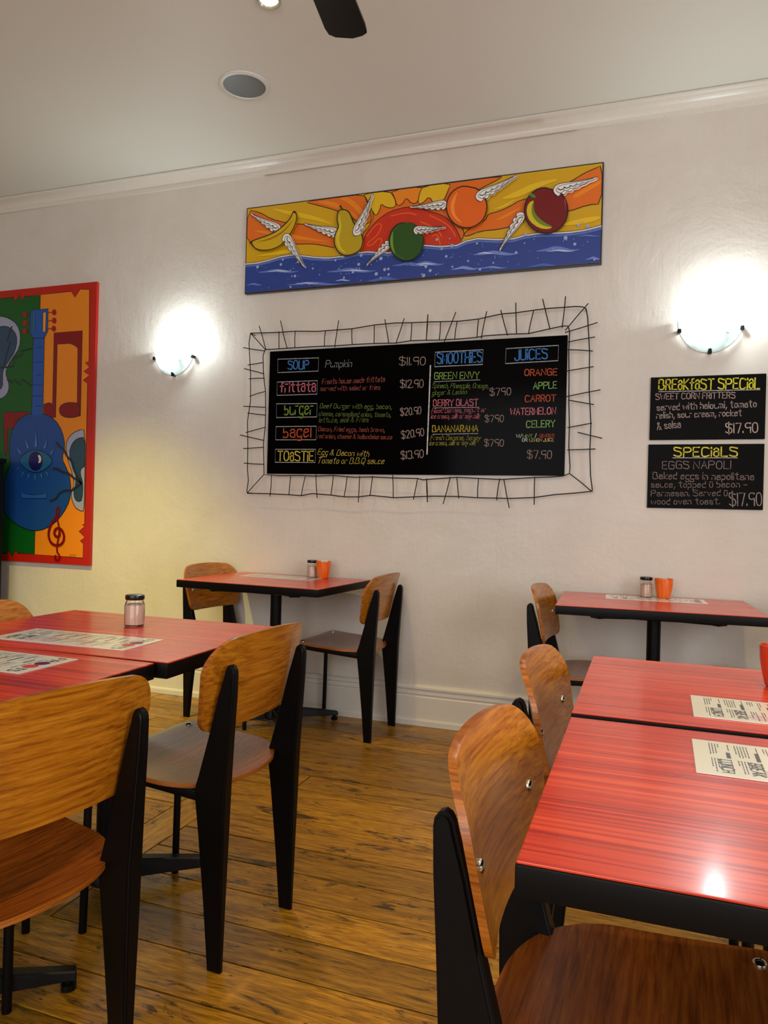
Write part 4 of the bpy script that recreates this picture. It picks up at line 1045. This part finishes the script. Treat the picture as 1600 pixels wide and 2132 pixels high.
# laminated menus: long sheets lying along the tables
def flat(bm, x0, x1, y0, y1, z):
    v = [bm.verts.new(p) for p in ((x0, y0, z), (x1, y0, z), (x1, y1, z), (x0, y1, z))]; bm.faces.new(v)
def disc(bm, cx, cy, r, z, n=20):
    bm.faces.new([bm.verts.new((cx+r*math.cos(2*math.pi*k/n), cy+r*math.sin(2*math.pi*k/n), z)) for k in range(n)])
def make_menu(header=True):
    """long side on local x, the heading at the +x end, lines of text across the sheet"""
    t = empty('menu_sheet', (0, 0, 0)); Lx, Wy = .425, .172
    bm = bmesh.new(); box(bm, (0, 0, .0006), (Lx, Wy, .0010)); link('laminate_sheet', bm, M['paper'], t)
    z = .00125; rr = random.Random(3)
    def letters(bm, s, x, ya, yb, cap, w):
        # written across the sheet: reading direction -y, tops towards +x
        tmp = bmesh.new(); wd = text_width(s); sx = abs(yb-ya)/wd; cur = 0
        for ch in s:
            if ch == ' ': cur += 3.2; continue
            st, mx = glyph(ch)
            for pts, closed in st:
                q = [(ya-(cur+a)*sx, x+b*cap/8) for a, b in pts]; n = len(q)
                for i in range(n if closed else n-1):
                    (y0, x0), (y1, x1) = q[i], q[(i+1) % n]; dx, dy = x1-x0, y1-y0; l = math.hypot(dx, dy) or 1e-6; nx, ny = -dy/l*w/2, dx/l*w/2
                    bm.faces.new([bm.verts.new(p) for p in ((x0-nx, y0-ny, z), (x1-nx, y1-ny, z), (x1+nx, y1+ny, z), (x0+nx, y0+ny, z))])
            cur += mx+2
    bm = bmesh.new()
    x = Lx/2-.05
    if header:
        letters(bm, 'FR', Lx/2-.046, .074, .036, .024, .0050); letters(bm, 'TS', Lx/2-.046, -.042, -.074, .024, .0050)
        letters(bm, 'fresh food and juice', Lx/2-.062, .05, -.05, .007, .0012)
        x = Lx/2-.080
    else:
        x = Lx/2-.03
    k = 0
    while x > -Lx/2+.02:
        if k % 7 == 0:
            flat(bm, x, x+.006, .0, rr.uniform(.03, .055), z); x -= .010
        else:
            for y0, y1 in ((-.072, -.006), (.008, .072)):
                e = rr.uniform(.3, 1)
                yy = y1
                while yy > y1-(y1-y0)*e:
                    w_ = rr.uniform(.004, .012); flat(bm, x, x+.0016, yy-w_, yy, z); yy -= w_+.002
            x -= .0042 if rr.random() < .8 else .010
        k += 1
    for j, xx in enumerate((-Lx/2+.035, -Lx/2+.075)):
        letters(bm, 'BREAK' if j else 'LUNCH', xx, -.010, -.070, .017, .0032)
    o = link('print', bm, M['ink'], t)
    if header:
        bm = bmesh.new(); disc(bm, Lx/2-.034, .013, .017, z+.0002); link('printed_circle', bm, paint(98, 30, 84, .2), t, None)['label'] = 'purple printed circle'
        bm = bmesh.new(); disc(bm, Lx/2-.034, -.021, .017, z+.0003); link('printed_circle', bm, paint(206, 70, 46, .2), t)['label'] = 'red printed circle'
    bm = bmesh.new(); disc(bm, -.05, -.045, .028, z-.0001); disc(bm, -.10, -.050, .020, z-.0001); link('printed_tint', bm, paint(206, 186, 198, .2), t)
    return t
mn = make_menu()
def menu_sheet(x, y, a, label, first=[True]):
    o = mn if first[0] else copy_tree(mn); first[0] = False
    o.location = (x, y, ZT-.0001); o.rotation_euler = (0, 0, a); tag(o, label, 'menu', 'laminated menus')
menu_sheet(-1.433, -2.148, .03, 'laminated menu with red and purple circles in front of the salt jar')
menu_sheet(-1.452, -2.445, .00, 'nearest laminated menu on the left, cut off by the left edge')
menu_sheet(-1.835, -.185, -.055, 'laminated menu under the jar and cup on the far left wall table'); 
menu_sheet(.045, -.185, .045, 'laminated menu under the jar and cup on the far right wall table')
menu_sheet(.305, -2.188, -.02, 'laminated menu cut off by the right edge on the farther right table')
menu_sheet(.290, -2.516, -.02, 'laminated menu cut off by the right edge on the nearest right table')
